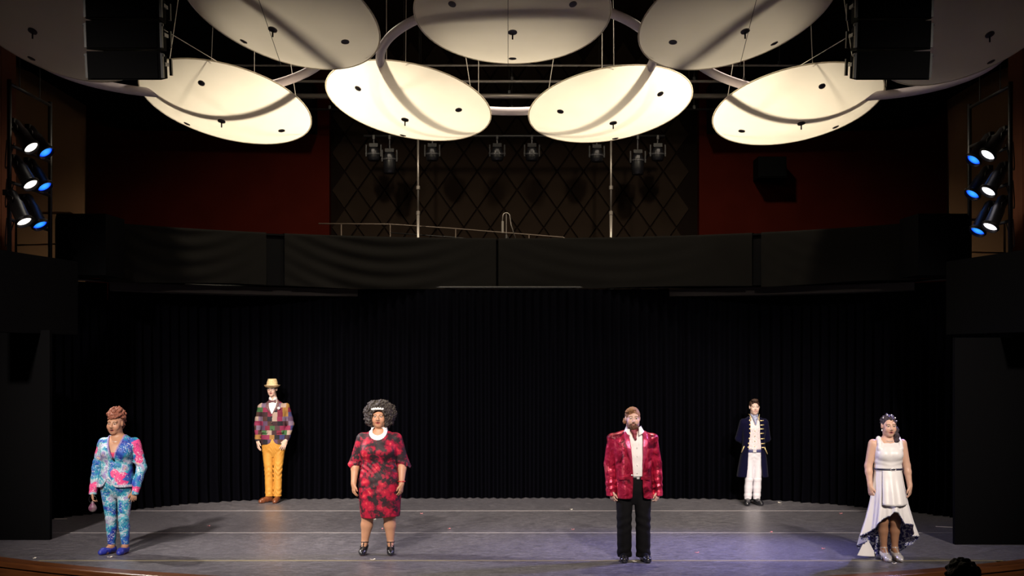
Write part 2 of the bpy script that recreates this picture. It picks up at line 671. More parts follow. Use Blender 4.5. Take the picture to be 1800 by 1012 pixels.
cx, cy, clen = smooth_path(CP, 1800)
tx_, ty_ = np.gradient(cx), np.gradient(cy)
ln = np.hypot(tx_, ty_)
nx_, ny_ = ty_ / ln, -tx_ / ln                     # towards the stage
NP = 9
CURT = ['black pleated stage curtain at the wing behind the printed suit',
        'black pleated stage curtain between the wing and the straw hat wearer',
        'black pleated stage curtain hanging behind the straw hat wearer',
        'black pleated stage curtain behind the red floral dress',
        'black pleated stage curtain at the empty middle of the stage',
        'black pleated stage curtain behind the sequin jacket wearer',
        'black pleated stage curtain behind the navy coat wearer',
        'black pleated stage curtain between the navy coat and the white gown',
        'black pleated stage curtain at the wing behind the white gown']
for p in range(NP):
    i0, i1 = int(p * 1799 / NP), int((p + 1) * 1799 / NP)
    idx = np.arange(i0, i1 + 1, 1)
    rng = np.random.default_rng(40 + p)
    s = idx / 1800 * clen
    f1 = 2 * PI / rng.uniform(0.13, 0.17)
    ph1, ph2, ph3 = rng.uniform(0, 6, 3)
    V, F = [], []
    zl = [3.42, 3.30, 3.0, 2.4, 1.8, 1.2, 0.7, 0.35, 0.15, 0.05, 0.006]
    for z in zl:
        t = 1 - z / 3.42
        amp = 0.018 + 0.045 * t ** 0.6
        d = amp * np.sin(f1 * s + ph1 + 0.9 * np.sin(2.1 * s + ph2) + 0.4 * t * np.sin(3 * s + ph3)) + 0.02 * t * np.sin(f1 * 0.47 * s + ph3)
        d += 0.05 * max(0, 0.25 - z) / 0.25 * (0.5 + 0.5 * np.sin(5.1 * s + ph2))
        e = np.minimum(idx - i0, i1 - idx) / 6.0
        d = d + 0.03 * (p % 2)
        V.append(np.c_[cx[idx] + nx_[idx] * d, cy[idx] + ny_[idx] * d, np.full(len(idx), z)])
    V = np.concatenate(V)
    n = len(idx)
    Q = []
    ii = np.arange(n - 1)
    for j in range(len(zl) - 1):
        a = j * n + ii
        Q.append(np.c_[a, a + n, a + n + 1, a + 1])
    o = np_mesh('stage_curtain', V, np.concatenate(Q), M['black_cloth'])
    tag(o, CURT[p], 'curtain', 'black stage curtains')
t = thing('curtain_track', 'dark curved curtain track pipe along the top of the stage curtains', 'curtain track', (0, 21, 3.45))
MB().tube([(cx[i], cy[i] - 21, 0) for i in range(0, 1800, 25)], 0.022, 8).build('rail', M['dark_metal'], t, True)
for s in (0, 1799):
    MB().box((cx[s], cy[s] - 21, 0), (0.09, 0.09, 0.09)).build('end_cap', M['dark_metal'], t)

# --- black masking flats in the wings
for s, xi, yy, hh, lb in ((-1, -5.86, 16.6, 2.66, 'plain black masking flat in the wing beside the printed suit'), (1, 5.48, 16.2, 2.56, 'plain black masking flat in the wing beside the white gown')):
    t = thing('masking_flat', lb, 'stage flat', (0, yy, 0), 'masking flats')
    xo = s * 7.0
    w = abs(xo - xi)
    c = (xo + xi) / 2
    MB().box((c, 0, hh / 2), (w, 0.03, hh)).build('panel', M['black_paint'], t)
    MB().box((xi - s * -0.0 + s * 0.035, 0.045, hh / 2), (0.07, 0.05, hh)).build('frame_stile', M['black_paint'], t)
    MB().box((xo - s * 0.035, 0.045, hh / 2), (0.07, 0.05, hh)).build('frame_stile', M['black_paint'], t)
    MB().box((c, 0.045, hh - 0.035), (w - 0.16, 0.05, 0.07)).build('frame_rail', M['black_paint'], t)
    MB().box((c, 0.045, 0.035), (w - 0.16, 0.05, 0.07)).build('frame_rail', M['black_paint'], t)
# ================================================================== CANOPY DISCS
DR, SAG = 1.2, 0.27
m = bpy.data.materials.new('translucent_disc')
m.use_nodes = True
nt = m.node_tree
nt.nodes.clear()
out = nt.nodes.new('ShaderNodeOutputMaterial')
mx = nt.nodes.new('ShaderNodeMixShader')
mx.inputs[0].default_value = 0.45
df = nt.nodes.new('ShaderNodeBsdfDiffuse')
df.inputs[0].default_value = (0.80, 0.76, 0.68, 1)
tl = nt.nodes.new('ShaderNodeBsdfTranslucent')
tc = nt.nodes.new('ShaderNodeTexCoord')
n = nt.nodes.new('ShaderNodeTexNoise')
n.inputs['Scale'].default_value = 1.6
n.inputs['Detail'].default_value = 4
nt.links.new(tc.outputs['Object'], n.inputs['Vector'])
r = ramp(nt, [(0.3, (0.80, 0.75, 0.66)), (0.7, (0.88, 0.83, 0.74))])
nt.links.new(n.outputs['Fac'], r.inputs[0])
nt.links.new(r.outputs[0], tl.inputs[0])
nt.links.new(df.outputs[0], mx.inputs[1])
nt.links.new(tl.outputs[0], mx.inputs[2])
nt.links.new(mx.outputs[0], out.inputs[0])
M['disc'] = m
M['disc_rim'] = mat('disc_rim', (0.78, 0.74, 0.66), 0.6)
M['mount'] = mat('mount_plate', (0.06, 0.055, 0.065), 0.5, 0.3)
M['ring'] = mat('canopy_ring', (0.50, 0.44, 0.50), 0.45, bump=(30, 0.05, 0.002))
M['ring_slot'] = mat('ring_clamp', (0.03, 0.028, 0.03), 0.5, 0.4)

RS = (DR * DR + SAG * SAG) / (2 * SAG)


def dome(r):                                       # height below the rim plane
    return math.sqrt(RS * RS - r * r) - (RS - SAG)


DISCS = [  # px, py of rim centre, semi-major px, image tilt, minor/major, dot angle, label
    (75, 22, 186, 17, 0.50, 0.3, 'dim grey canopy disc partly behind the loudspeaker column, no speaker box below'),
    (492, 17, 182, 15, 0.49, 0.6, 'cream canopy disc with shaded top, crossed by a slanting wire, beside a loudspeaker column'),
    (901, 22, 173, 0, 0.535, 0.0, 'level cream canopy disc, its ring shadow running straight across its middle'),
    (1298, 20, 181, -14, 0.49, -0.6, 'cream canopy disc, dim and brownish at its top, above the speaker box side'),
    (1722, 28, 186, -17, 0.50, -0.3, 'dimmest canopy disc, partly hidden by the loudspeaker column next to blue lamps'),
    (397, 182, 151.5, 9.2, 0.417, 0.85, 'bright canopy disc with top corner hidden by a loudspeaker column, no speaker box below'),
    (718, 180, 147, 9.5, 0.43, 0.1, 'brightest canopy disc, over the handrail, ring shadow curving to its lower rim'),
    (1073, 186, 145, -7.5, 0.43, -0.1, 'brightest canopy disc, over the stand with no handrail, ring shadow curving to its lower rim'),
    (1402, 186, 150, -7.5, 0.42, -0.85, 'bright canopy disc over the red wall with the speaker box'),
]
disc_centres = []
for (px, py, sa, phi, ratio, dang, lab) in DISCS:
    Y = FPX * DR / sa
    c = at(px, py, Y)
    vdir = (c - Vector((0, 0, CAMH))).normalized()
    ph = math.radians(phi)
    a, b_ = 0.0, 1.2
    for _ in range(60):
        t_ = (a + b_) / 2
        nrm = Vector((-math.cos(t_) * math.sin(ph), -math.sin(t_), -math.cos(t_) * math.cos(ph)))
        if -nrm.dot(vdir) < ratio:
            a = t_
        else:
            b_ = t_
    nrm = Vector((-math.cos(t_) * math.sin(ph), -math.sin(t_), -math.cos(t_) * math.cos(ph)))
    zax = -nrm                                     # up side of disc
    xax = Vector((0, 1, 0)).cross(zax).normalized()
    yax = zax.cross(xax)
    R3 = Matrix((xax, yax, zax)).transposed()
    t = thing('canopy_disc', lab, 'canopy disc', c, 'white canopy discs over the stage')
    prof = [(max(DR * i / 22, 1e-7), -dome(DR * i / 22)) for i in range(23)]
    MB().lathe(prof, R3, 72, caps=False).build('shell', M['disc'], t, True)
    rimp = [R3 @ Vector((DR * math.cos(2 * PI * j / 72), DR * math.sin(2 * PI * j / 72), 0.0)) for j in range(72)]
    MB().tube(rimp, 0.010, 6, True).build('rim', M['disc'], t, True)
    for j in range(3):
        w = PI / 2 + 2 * PI * j / 3 + dang
        rr_ = 0.69 * DR
        p = R3 @ Vector((rr_ * math.cos(w), rr_ * math.sin(w), -dome(rr_) - 0.006))
        # plate lies along the dome
        nl = (p - R3 @ Vector((0, 0, RS - SAG))).normalized()
        q = nl.to_track_quat('Z', 'Y').to_matrix()
        MB().lathe([(0.048, -0.006), (0.048, 0.004), (0.02, 0.012), (0.0, 0.014)], q, 16, p).build('mount_plate', M['mount'], t)
    p = R3 @ Vector((0, 0, -SAG - 0.006))
    q = (-zax).to_track_quat('Z', 'Y').to_matrix()
    hub = MB().lathe([(0.055, -0.006), (0.055, 0.006), (0.02, 0.014), (0.0, 0.016)], q, 16, p).build('hub_plate', M['mount'], t)
    MB().cyl(p, p + Vector((0, 0, -0.085)), 0.010, 8).build('stem', M['ring_slot'], hub)
    for w in (0.5, PI - 0.5, 1.5 * PI):
        a_ = R3 @ Vector((0.96 * DR * math.cos(w), 0.96 * DR * math.sin(w), -dome(0.96 * DR) + 0.01))
        top = Vector((a_.x * 0.35, a_.y * 0.35, 9.8 - c.z))
        MB().cyl(a_, top, 0.006, 5).build('suspension_cable', M['cable_mat'], t)
    disc_centres.append(c + zax * 0.04 + Vector((0, 0, 0.12)))


def circle3(A, B, C):
    a, b_ = A - C, B - C
    cr = a.cross(b_)
    ctr = C + (b_ * a.length_squared - a * b_.length_squared).cross(cr) * (-1) / (2 * cr.length_squared)
    ctr2 = C + (a.length_squared * b_ - b_.length_squared * a).cross(a.cross(b_)) / (2 * cr.length_squared)
    ctr = ctr2
    return ctr, (A - ctr).length, cr.normalized()


for ids, lab in (((0, 1, 5), 'left'), ((2, 6, 7), 'middle'), ((3, 4, 8), 'right')):
    A, B, C = (disc_centres[i] for i in ids)
    ctr, rad, nn = circle3(A, B, C)
    if nn.z < 0:
        nn = -nn
    e1 = (A - ctr).normalized()
    e2 = nn.cross(e1)
    lb = {'left': 'lilac-white ring pipe carrying discs beside the loudspeaker column, no speaker box below',
          'middle': 'lilac-white ring pipe carrying the level middle disc and the two brightest discs',
          'right': 'lilac-white ring pipe carrying discs over the red wall with the speaker box'}[lab]
    t = thing('canopy_ring', lb, 'ring pipe', ctr, 'rings carrying the canopy discs')
    MB().tube([(e1 * math.cos(2 * PI * j / 120) + e2 * math.sin(2 * PI * j / 120)) * rad for j in range(120)], 0.062, 12, True).build('pipe', M['ring'], t, True)
    for j in range(6):
        w = 2 * PI * j / 6 + 0.35
        p = (e1 * math.cos(w) + e2 * math.sin(w)) * rad
        MB().box(p + Vector((0, 0, 0.075)), (0.03, 0.05, 0.05)).build('clamp', M['ring_slot'], t)
        MB().cyl(p + Vector((0, 0, 0.1)), Vector((p.x, p.y, 9.8 - ctr.z)), 0.005, 5).build('suspension_cable', M['cable_mat'], t)

# taut thin wires crossing below the discs
for (xa, ya, Ya, xb, yb, Yb, lb) in ((453, -6, 13.2, 494, 114, 16.2, 'thin taut dark wire slanting across the cream disc over the wall without speaker box'),
                                 (893, -6, 13.8, 893, 116, 17.0, 'thin taut dark wire crossing the level middle disc'),
                                 (1331, -6, 13.2, 1300, 117, 16.2, 'thin taut dark wire crossing the cream disc above the red wall speaker box')):
    A, B = at(xa, ya, Ya), at(xb, yb, Yb)
    d = (B - A)
    # from ceiling to far pipe
    A2 = A - d * ((A.y - 11.0) / d.y)
    o = MB().tube([Vector((A2.x, 11.0, 9.8)) - B, A2 - B, Vector((0, 0, 0))], 0.0035, 5).build('rigging_wire', M['black_cable'], None, False, B)
    tag(o, lb, 'wire', 'taut rigging wires')

# ------------------------------------------------------------------ battens behind the discs
PIPE_L = ['thin pale pipe batten, highest of the four behind the discs', 'pale pipe batten, second of the four behind the discs', 'thick pale beam between the bright discs', 'thin dark pipe batten just under the thick pale beam']
for (py, x0, x1, rad, lb, mm) in ((115, 380, 1480, 0.018, PIPE_L[0], 'pipe_grey'), (143, 500, 1300, 0.022, PIPE_L[1], 'pipe_grey'), (169, 500, 1290, 0.045, PIPE_L[2], 'steel'), (192, 500, 1300, 0.014, PIPE_L[3], 'dark_metal')):
    Y = 21.6 + 0.2 * PIPE_L.index(lb)
    A, B = at(x0, py, Y), at(x1, py, Y)
    t = thing('pipe_batten', lb, 'pipe batten', ((A.x + B.x) / 2, Y, A.z), 'pipe battens behind the discs')
    h = (B.x - A.x) / 2
    MB().cyl((-h, 0, 0), (h, 0, 0), rad, 10).build('pipe', M[mm], t, True)
    for i in range(5):
        x = -h + 2 * h * (i + 0.5) / 5
        MB().box((x, 0, rad + 0.02), (0.04, 0.05, 0.06)).build('pipe_clamp', M['dark_metal'], t)
        MB().cyl((x, 0, rad + 0.04), (x, 0, 9.84 - A.z), 0.005, 5).build('hanging_cable', M['black_cable'], t)

# ------------------------------------------------------------------ gallery: pole stands, pipe, moving heads, handrail, tripod
GY = 22.35
for px, lb in ((735, 'tall slim pipe stand behind the sloping handrail'), (1074, 'tall slim pipe stand with no handrail beside it')):
    A = at(px, 421, GY)
    t = thing('pipe_stand', lb, 'pipe stand', (A.x, GY, 3.42), 'pipe stands on the gallery')
    zt = at(px, 243, GY).z - 3.42
    MB().cyl((0, 0, 0.02), (0, 0, 1.35), 0.026, 10).build('lower_tube', M['steel'], t, True)
    MB().cyl((0, 0, 1.35), (0, 0, zt), 0.018, 10).build('upper_tube', M['steel'], t, True)
    for z in (1.35, 1.78, 0.86):
        MB().cyl((0, 0, z - 0.03), (0, 0, z + 0.03), 0.033, 10).build('collar', M['steel'], t)
    MB().cyl((0, -0.16, 0.84), (0, 0.16, 0.84), 0.012, 8).build('cross_handle', M['steel'], t)
    MB().lathe([(0.24, 0.0), (0.24, 0.015), (0.05, 0.03), (0.04, 0.1), (0.026, 0.12)], None, 20).build('base_plate', M['dark_metal'], t)
A, B = at(640, 240, GY), at(1168, 240, GY)
t = thing('lighting_pipe', 'dark pipe on two stands carrying the unlit moving head lights', 'pipe', ((A.x + B.x) / 2, GY, A.z))
h = (B.x - A.x) / 2
MB().cyl((-h, -0.05, 0), (h, -0.05, 0), 0.022, 10).build('pipe', M['dark_metal'], t, True)
for px in (735, 1074):
    x = at(px, 240, GY).x - (A.x + B.x) / 2
    MB().box((x, -0.02, 0), (0.06, 0.08, 0.06)).build('clamp', M['dark_metal'], t)
pz = A.z
M['fixture'] = mat('fixture_black', (0.006, 0.006, 0.008), 0.35, 0.1, spec=0.4)
M['fixture_trim'] = mat('fixture_trim', (0.09, 0.09, 0.10), 0.35, 0.6)


def moving_head(px, py, tall, lb):
    p = at(px, py, GY - 0.05)
    t = thing('moving_head_light', lb, 'stage light', (p.x, GY - 0.05, pz), 'unlit stage lights on the back pipe')
    z0 = p.z - pz
    MB().box((0, 0, -0.02), (0.035, 0.05, 0.07)).build('clamp', M['dark_metal'], t)
    MB().cyl((0, 0, -0.03), (0, 0, z0 + 0.14), 0.012, 8).build('hanger', M['fixture_trim'], t)
    MB().box((0, 0, z0 + 0.12), (0.15, 0.11, 0.06)).build('base', M['fixture'], t)
    for s in (-1, 1):
        MB().box((s * 0.125, 0, z0 + 0.03), (0.022, 0.07, 0.2)).build('yoke_arm', M['fixture'], t)
        MB().cyl((s * 0.139, 0, z0 - 0.02), (s * 0.112, 0, z0 - 0.02), 0.03, 10).build('yoke_knob', M['fixture_trim'], t)
    L = 0.26 if tall else 0.13
    MB().lathe([(0.03, 0.10), (0.075, 0.08), (0.10, 0.02), (0.108, -L * 0.5), (0.10, -L), (0.085, -L - 0.015)], None, 18, (0, -0.005, z0)).build('head', M['fixture'], t, True)
    MB().lathe([(0.0, -L - 0.018), (0.08, -L - 0.010)], None, 18, (0, -0.005, z0)).build('lens', M['fixture'], t, True)
    MB().lathe([(0.108, -0.015), (0.113, -0.008), (0.113, 0.008), (0.106, 0.015)], None, 18, (0, -0.005, z0 - 0.03)).build('band', M['fixture_trim'], t)
    MB().box((0.0, -0.105, z0 + 0.02), (0.05, 0.02, 0.05)).build('control_knob', M['fixture_trim'], t)


HB = 'rounded unlit stage light '
for px, py, tall, lb in ((657, 268, 0, HB + 'at the pipe end over the wall without speaker box'), (685, 277, 1, 'long unlit stage light beside the stand behind the handrail'),
                         (760, 268, 0, HB + 'just beyond the stand behind the handrail'), (874, 268, 0, HB + 'above the folded tripod'),
                         (935, 268, 0, HB + 'alone above the lowest end of the handrail'), (1049, 270, 0, HB + 'next to the stand with no handrail'),
                         (1121, 279, 1, 'long unlit stage light near the red wall with speaker box'), (1156, 268, 0, HB + 'at the pipe end over the wall with speaker box')):
    moving_head(px, py, tall, lb)

# sloping handrail at the back of the gallery
HY = 22.6
M['rail_metal'] = mat('rail_metal', (0.10, 0.075, 0.06), 0.5, 0.3)
t = thing('gallery_handrail', 'thin metal handrail sloping down along the gallery wall', 'handrail', (0, HY, 3.42))
P = [at(px, py, HY) - Vector((0, HY, 3.42)) for px, py in ((560, 393), (686, 394), (790, 401), (990, 417), (1010, 430))]
MB().tube(P, 0.012, 8).build('rail', M['rail_metal'], t, True)
P2 = [at(px, py, HY) - Vector((0, HY, 3.42)) for px, py in ((686, 409), (800, 417), (900, 428))]
MB().tube(P2, 0.010, 8).build('lower_rail', M['dark_metal'], t, True)
for px, py in ((600, 393), (686, 394), (801, 402), (930, 412)):
    a_ = at(px, py, HY) - Vector((0, HY, 3.42))
    MB().cyl(a_, (a_.x, a_.y, 0), 0.010, 8).build('post', M['rail_metal'], t, True)
# folded tripod with bent top and a hanging strap
a_ = at(890, 421, 22.2)
t = thing('tripod_stand', 'slim metal tripod with bent top on the gallery behind the parapet', 'tripod', (a_.x, 22.2, 3.42))
zt = at(890, 374, 22.2).z - 3.42
arc = [(0.06 * math.cos(w), 0, zt - 0.06 + 0.06 * math.sin(w)) for w in [PI * i / 10 for i in range(11)]]
MB().tube([(0.16, 0, zt - 0.45), (0.08, 0, zt - 0.2)] + arc + [(-0.07, 0, zt - 0.2)], 0.009, 6).build('bent_top', M['steel'], t, True)
MB().cyl((0, 0, 0.3), (0, 0, zt - 0.02), 0.008, 6).build('centre_tube', M['steel'], t)
for w in (-0.5, 2.64, 1.2):
    MB().cyl((0, 0, zt - 0.35), (0.38 * math.cos(w), 0.38 * math.sin(w), 0.0), 0.009, 6).build('leg', M['dark_metal'], t)
MB().box((-0.062, -0.01, zt - 0.24), (0.035, 0.012, 0.2)).build('strap', M['steel'], t)

# dark speaker box on the red wall
a_ = at(1353, 297, BW - 0.35)
t = thing('wall_speaker', 'small black speaker box hung on the red wall', 'speaker', (a_.x, BW - 0.35, a_.z))
MB().box((0, 0, 0), (0.48, 0.5, 0.36)).build('cabinet', M['black_plastic'], t)
MB().box((0, -0.257, 0), (0.44, 0.014, 0.32)).build('grille', M['black_plastic'], t)
MB().box((0, 0.30, 0), (0.12, 0.14, 0.12)).build('wall_bracket', M['dark_metal'], t)

# ------------------------------------------------------------------ line array loudspeakers
def line_array(s, lb):
    t = thing('loudspeaker_array', lb, 'loudspeaker', (-3.93 if s < 0 else 3.86, 13.4, 6.95), 'hanging loudspeaker columns')
    z, y, tilt = 0.25, 0.0, 0.0
    W, H, D = 0.74, 0.285, 0.46
    for i in range(7):
        tilt = math.radians([0, 0.5, 1.0, 2.0, 4.0, 7.0, 10.0][i])
        Rm = Matrix.Rotation(tilt, 3, 'X')
        c = Vector((0, y, z - H / 2))
        d = Rm @ Vector((0, 0, -H - 0.006))
        pv = []
        # wedge cabinet: narrower at the back
        for (yy, hw, hh) in ((-D / 2, W / 2, H / 2), (D / 2, W / 2 - 0.05, H / 2 - 0.03)):
            for sx, sz in ((-1, -1), (1, -1), (1, 1), (-1, 1)):
                pv.append(c + Rm @ Vector((sx * hw, yy, sz * hh)))
        box = obj('cabinet', pv, [(0, 1, 2, 3), (7, 6, 5, 4), (0, 4, 5, 1), (1, 5, 6, 2), (2, 6, 7, 3), (3, 7, 4, 0)], M['black_plastic'], t)
        MB().box(c + Rm @ Vector((0, -D / 2 - 0.007, 0)), (W - 0.05, 0.014, H - 0.03), Rm).build('grille', M['black_plastic'], box)
        for sx in (-1, 1):
            MB().box(c + Rm @ Vector((sx * (W / 2 + 0.012), -D / 2 + 0.03, 0)), (0.024, 0.05, H * 0.86), Rm).build('rigging_plate', M['dark_metal'], box)
            MB().box(c + Rm @ Vector((sx * (W / 2 + 0.002), D / 2 - 0.05, 0)), (0.024, 0.05, H * 0.6), Rm).build('rear_plate', M['dark_metal'], box)
            MB().box(c + Rm @ Vector((sx * (W / 2 + 0.008), -0.02, 0.02)), (0.02, 0.16, 0.035), Rm).build('side_handle', M['fixture_trim'], box)
            MB().cyl(c + Rm @ Vector((sx * (W / 2 + 0.022), -D / 2 + 0.03, H * 0.36)), c + Rm @ Vector((sx * (W / 2 + 0.036), -D / 2 + 0.03, H * 0.36)), 0.014, 8).build('rigging_pin', M['fixture_trim'], box)
        z += d.z
        y += d.y
    org = Vector((-3.93 if s < 0 else 3.86, 13.4, 6.95))
    pa = at(900 + s * 612, 52, 13.45) - org
    pb = at(900 + s * 505, 116, 18.6) - org
    MB().cyl(pa, pb, 0.005, 6).build('tie_cable', M['cable_mat'], t)
    MB().box((0, 0, 0.30), (0.62, 0.5, 0.07)).build('fly_frame', M['dark_metal'], t)
    for sx in (-1, 1):
        MB().cyl((sx * 0.2, 0, 0.33), (sx * 0.2, 0, 2.7), 0.012, 6).build('chain', M['dark_metal'], t)


line_array(-1, 'black hanging loudspeaker column in front of the discs, away from the wall speaker box')
line_array(1, 'black hanging loudspeaker column in front of the discs, nearer the wall speaker box')

# ------------------------------------------------------------------ lighting ladders in the wings
M['lens_white'] = mat('lens_white', (0.8, 0.8, 0.75), 0.2, emit=((1.0, 0.93, 0.80), 3.0))
M['lens_white_r'] = mat('lens_white_cool', (0.8, 0.8, 0.8), 0.2, emit=((0.95, 0.92, 1.0), 3.0))


def blue_lens():
    m = mat('lens_blue', (0.01, 0.03, 0.3), 0.2)
    nt, b = nodes_of(m)
    tc = nt.nodes.new('ShaderNodeTexCoord')
    ln = nt.nodes.new('ShaderNodeVectorMath')
    ln.operation = 'LENGTH'
    nt.links.new(tc.outputs['Object'], ln.inputs[0])
    r = ramp(nt, [(0.01, (0.05, 0.38, 1.0)), (0.06, (0.02, 0.24, 1.0)), (0.09, (0.004, 0.03, 0.75))])
    nt.links.new(ln.outputs['Value'], r.inputs[0])
    nt.links.new(r.outputs[0], b.inputs['Emission Color'])
    b.inputs['Emission Strength'].default_value = 1.3
    return m


M['lens_blue'] = blue_lens()
M['lamp_body'] = mat('lamp_body', (0.045, 0.042, 0.045), 0.4, 0.5)
ROWS = ['top', 'middle', 'lowest']


def ladder(s, lamps, xpos, ya, yb):
    zt, zb = 5.85, 3.55
    where = 'the printed suit' if s < 0 else 'the white gown'
    t = thing('lighting_ladder', 'black pipe ladder for stage lamps in the wing above ' + where, 'lighting ladder', (xpos, (ya + yb) / 2, 0), 'side lighting ladders')
    y0, y1 = ya - (ya + yb) / 2, yb - (ya + yb) / 2
    for y in (y0, y1):
        MB().cyl((0, y, zb), (0, y, zt), 0.03, 10).build('upright', M['dark_metal'], t, True)
    for z in (zt - 0.05, 5.25, 5.02, 4.55, 4.07, zb + 0.05):
        MB().cyl((0, y0, z), (0, y1, z), 0.022, 8).build('rung', M['dark_metal'], t, True)
    for y in (y0 + 0.35, y1 - 0.4):
        MB().cyl((0, y, zt - 0.05), (0, y, 9.84), 0.008, 6).build('hanging_cable', M['black_cable'], t)
    # looping power cables
    for kk in range(3):
        pts = []
        for i in range(14):
            u = i / 13
            pts.append((-s * -0.06 * math.sin(PI * u) + s * 0.07, y0 + 0.1 + 0.25 * u, 5.1 - kk * 0.5 - 0.35 * math.sin(PI * u)))
        MB().tube(pts, 0.008, 5).build('power_cable', M['black_cable'], t, True)
    for i, (px, py, Y, blue) in enumerate(lamps):
        p = at(px, py, Y)
        d = Vector((LAMPDIR.x * -s, LAMPDIR.y, LAMPDIR.z))
        tilt = [0.0, 0.10, 0.30][i % 3]
        d = Vector((d.x * (1 - 0.5 * tilt), d.y, d.z - tilt * 0.4)).normalized()
        col = 'blue' if blue else 'white'
        lt = thing('stage_lamp', '%s lit stage lamp, %s of three on the wing ladder above %s' % (col, ROWS[i % 3], where), 'stage lamp', p, 'lit lamps on the wing ladders')
        q = (-d).to_track_quat('Z', 'Y').to_matrix()   # z runs backwards from the lens
        MB().lathe([(0.090, 0.012), (0.098, 0.008), (0.100, -0.035), (0.104, -0.035), (0.104, 0.02), (0.092, 0.03), (0.088, 0.26), (0.075, 0.30), (0.075, 0.42), (0.05, 0.47), (0.0, 0.48)], q, 20).build('body', M['lamp_body'], lt, True)
        ln_ = MB().lathe([(0.0, -0.004), (0.06, -0.001), (0.093, 0.006)], q, 20).build('lens', M['lens_blue'] if blue else (M['lens_white'] if s < 0 else M['lens_white_r']), lt, True)
        fr = MB()
        fr.tube([q @ Vector((0.112 * math.cos(2 * PI * j / 20), 0.112 * math.sin(2 * PI * j / 20), -0.005)) for j in range(20)], 0.008, 5, True)
        fr.build('gel_frame', M['dark_metal'], lt)
        # yoke to ladder rung
        top = Vector((xpos, 0, 0)) - p
        cz = q @ Vector((0, 0, 0.28))
        rung = Vector((xpos - p.x, cz.y, cz.z + 0.13))
        for sy in (-1, 1):
            MB().tube([cz + Vector((0, sy * 0.095, 0)), cz + Vector((0, sy * 0.11, 0.06)), rung + Vector((0, sy * 0.05, 0.0))], 0.010, 6).build('yoke', M['dark_metal'], lt, True)
        MB().box(rung, (0.06, 0.14, 0.07)).build('pipe_clamp', M['dark_metal'], lt)


ladder(-1, LEFT_LAMPS, -6.4, 16.66, 18.13)
ladder(1, RIGHT_LAMPS, 6.4, 16.80, 18.3)

# brass handrails of the side boxes
for s, lb, pts in ((-1, 'bent brass handrail of the side box above the printed suit', [(28, 440), (28, 378), (60, 374), (122, 374), (131, 378), (133, 388)]),
                   (1, 'bent brass handrail of the side box above the white gown', [(1766, 440), (1766, 392), (1720, 386), (1680, 385), (1669, 388), (1666, 396)])):
    Yh = 18.4
    b0 = at(pts[1][0], 440, Yh)
    t = thing('box_handrail', lb, 'handrail', (b0.x, Yh, 3.45), 'side box handrails')
    P = [at(px, py, Yh) - Vector((b0.x, Yh, 3.45)) for px, py in pts]
    P[0].z = 0.0
    P.append(Vector((P[-1].x, 0, P[-1].z - 0.35)))
    MB().tube(P, 0.018, 8).build('rail', M['brass'], t, True)
    a_, b_ = P[1], P[4]
    MB().cyl((a_.x, 0, a_.z - 0.42), (b_.x, 0, a_.z - 0.40), 0.012, 8).build('lower_rail', M['brass'], t, True)
# deck that carries the box handrails
for nm, s in (('left', -1), ('right', 1)):
    struct(MB().box((s * 6.9, 18.2, 3.40), (1.2, 1.6, 0.1)).build('floor_box_' + nm, M['dark_wall']))
# ================================================================== PEOPLE: smooth distance-field bodies
def smin(a, b, k):
    if k <= 0:
        return np.minimum(a, b)
    h = np.maximum(k - np.abs(a - b), 0) / k
    return np.minimum(a, b) - h * h * (k * 0.25)


def smax(a, b, k):
    return -smin(-a, -b, k)


def axis(segs):
    out = []
    for lo, hi, h in segs:
        n = max(int(round((hi - lo) / h)), 1)
        out.append(np.linspace(lo, hi, n, endpoint=False))
    out.append(np.array([segs[-1][1]]))
    return np.concatenate(out).astype(np.float32)


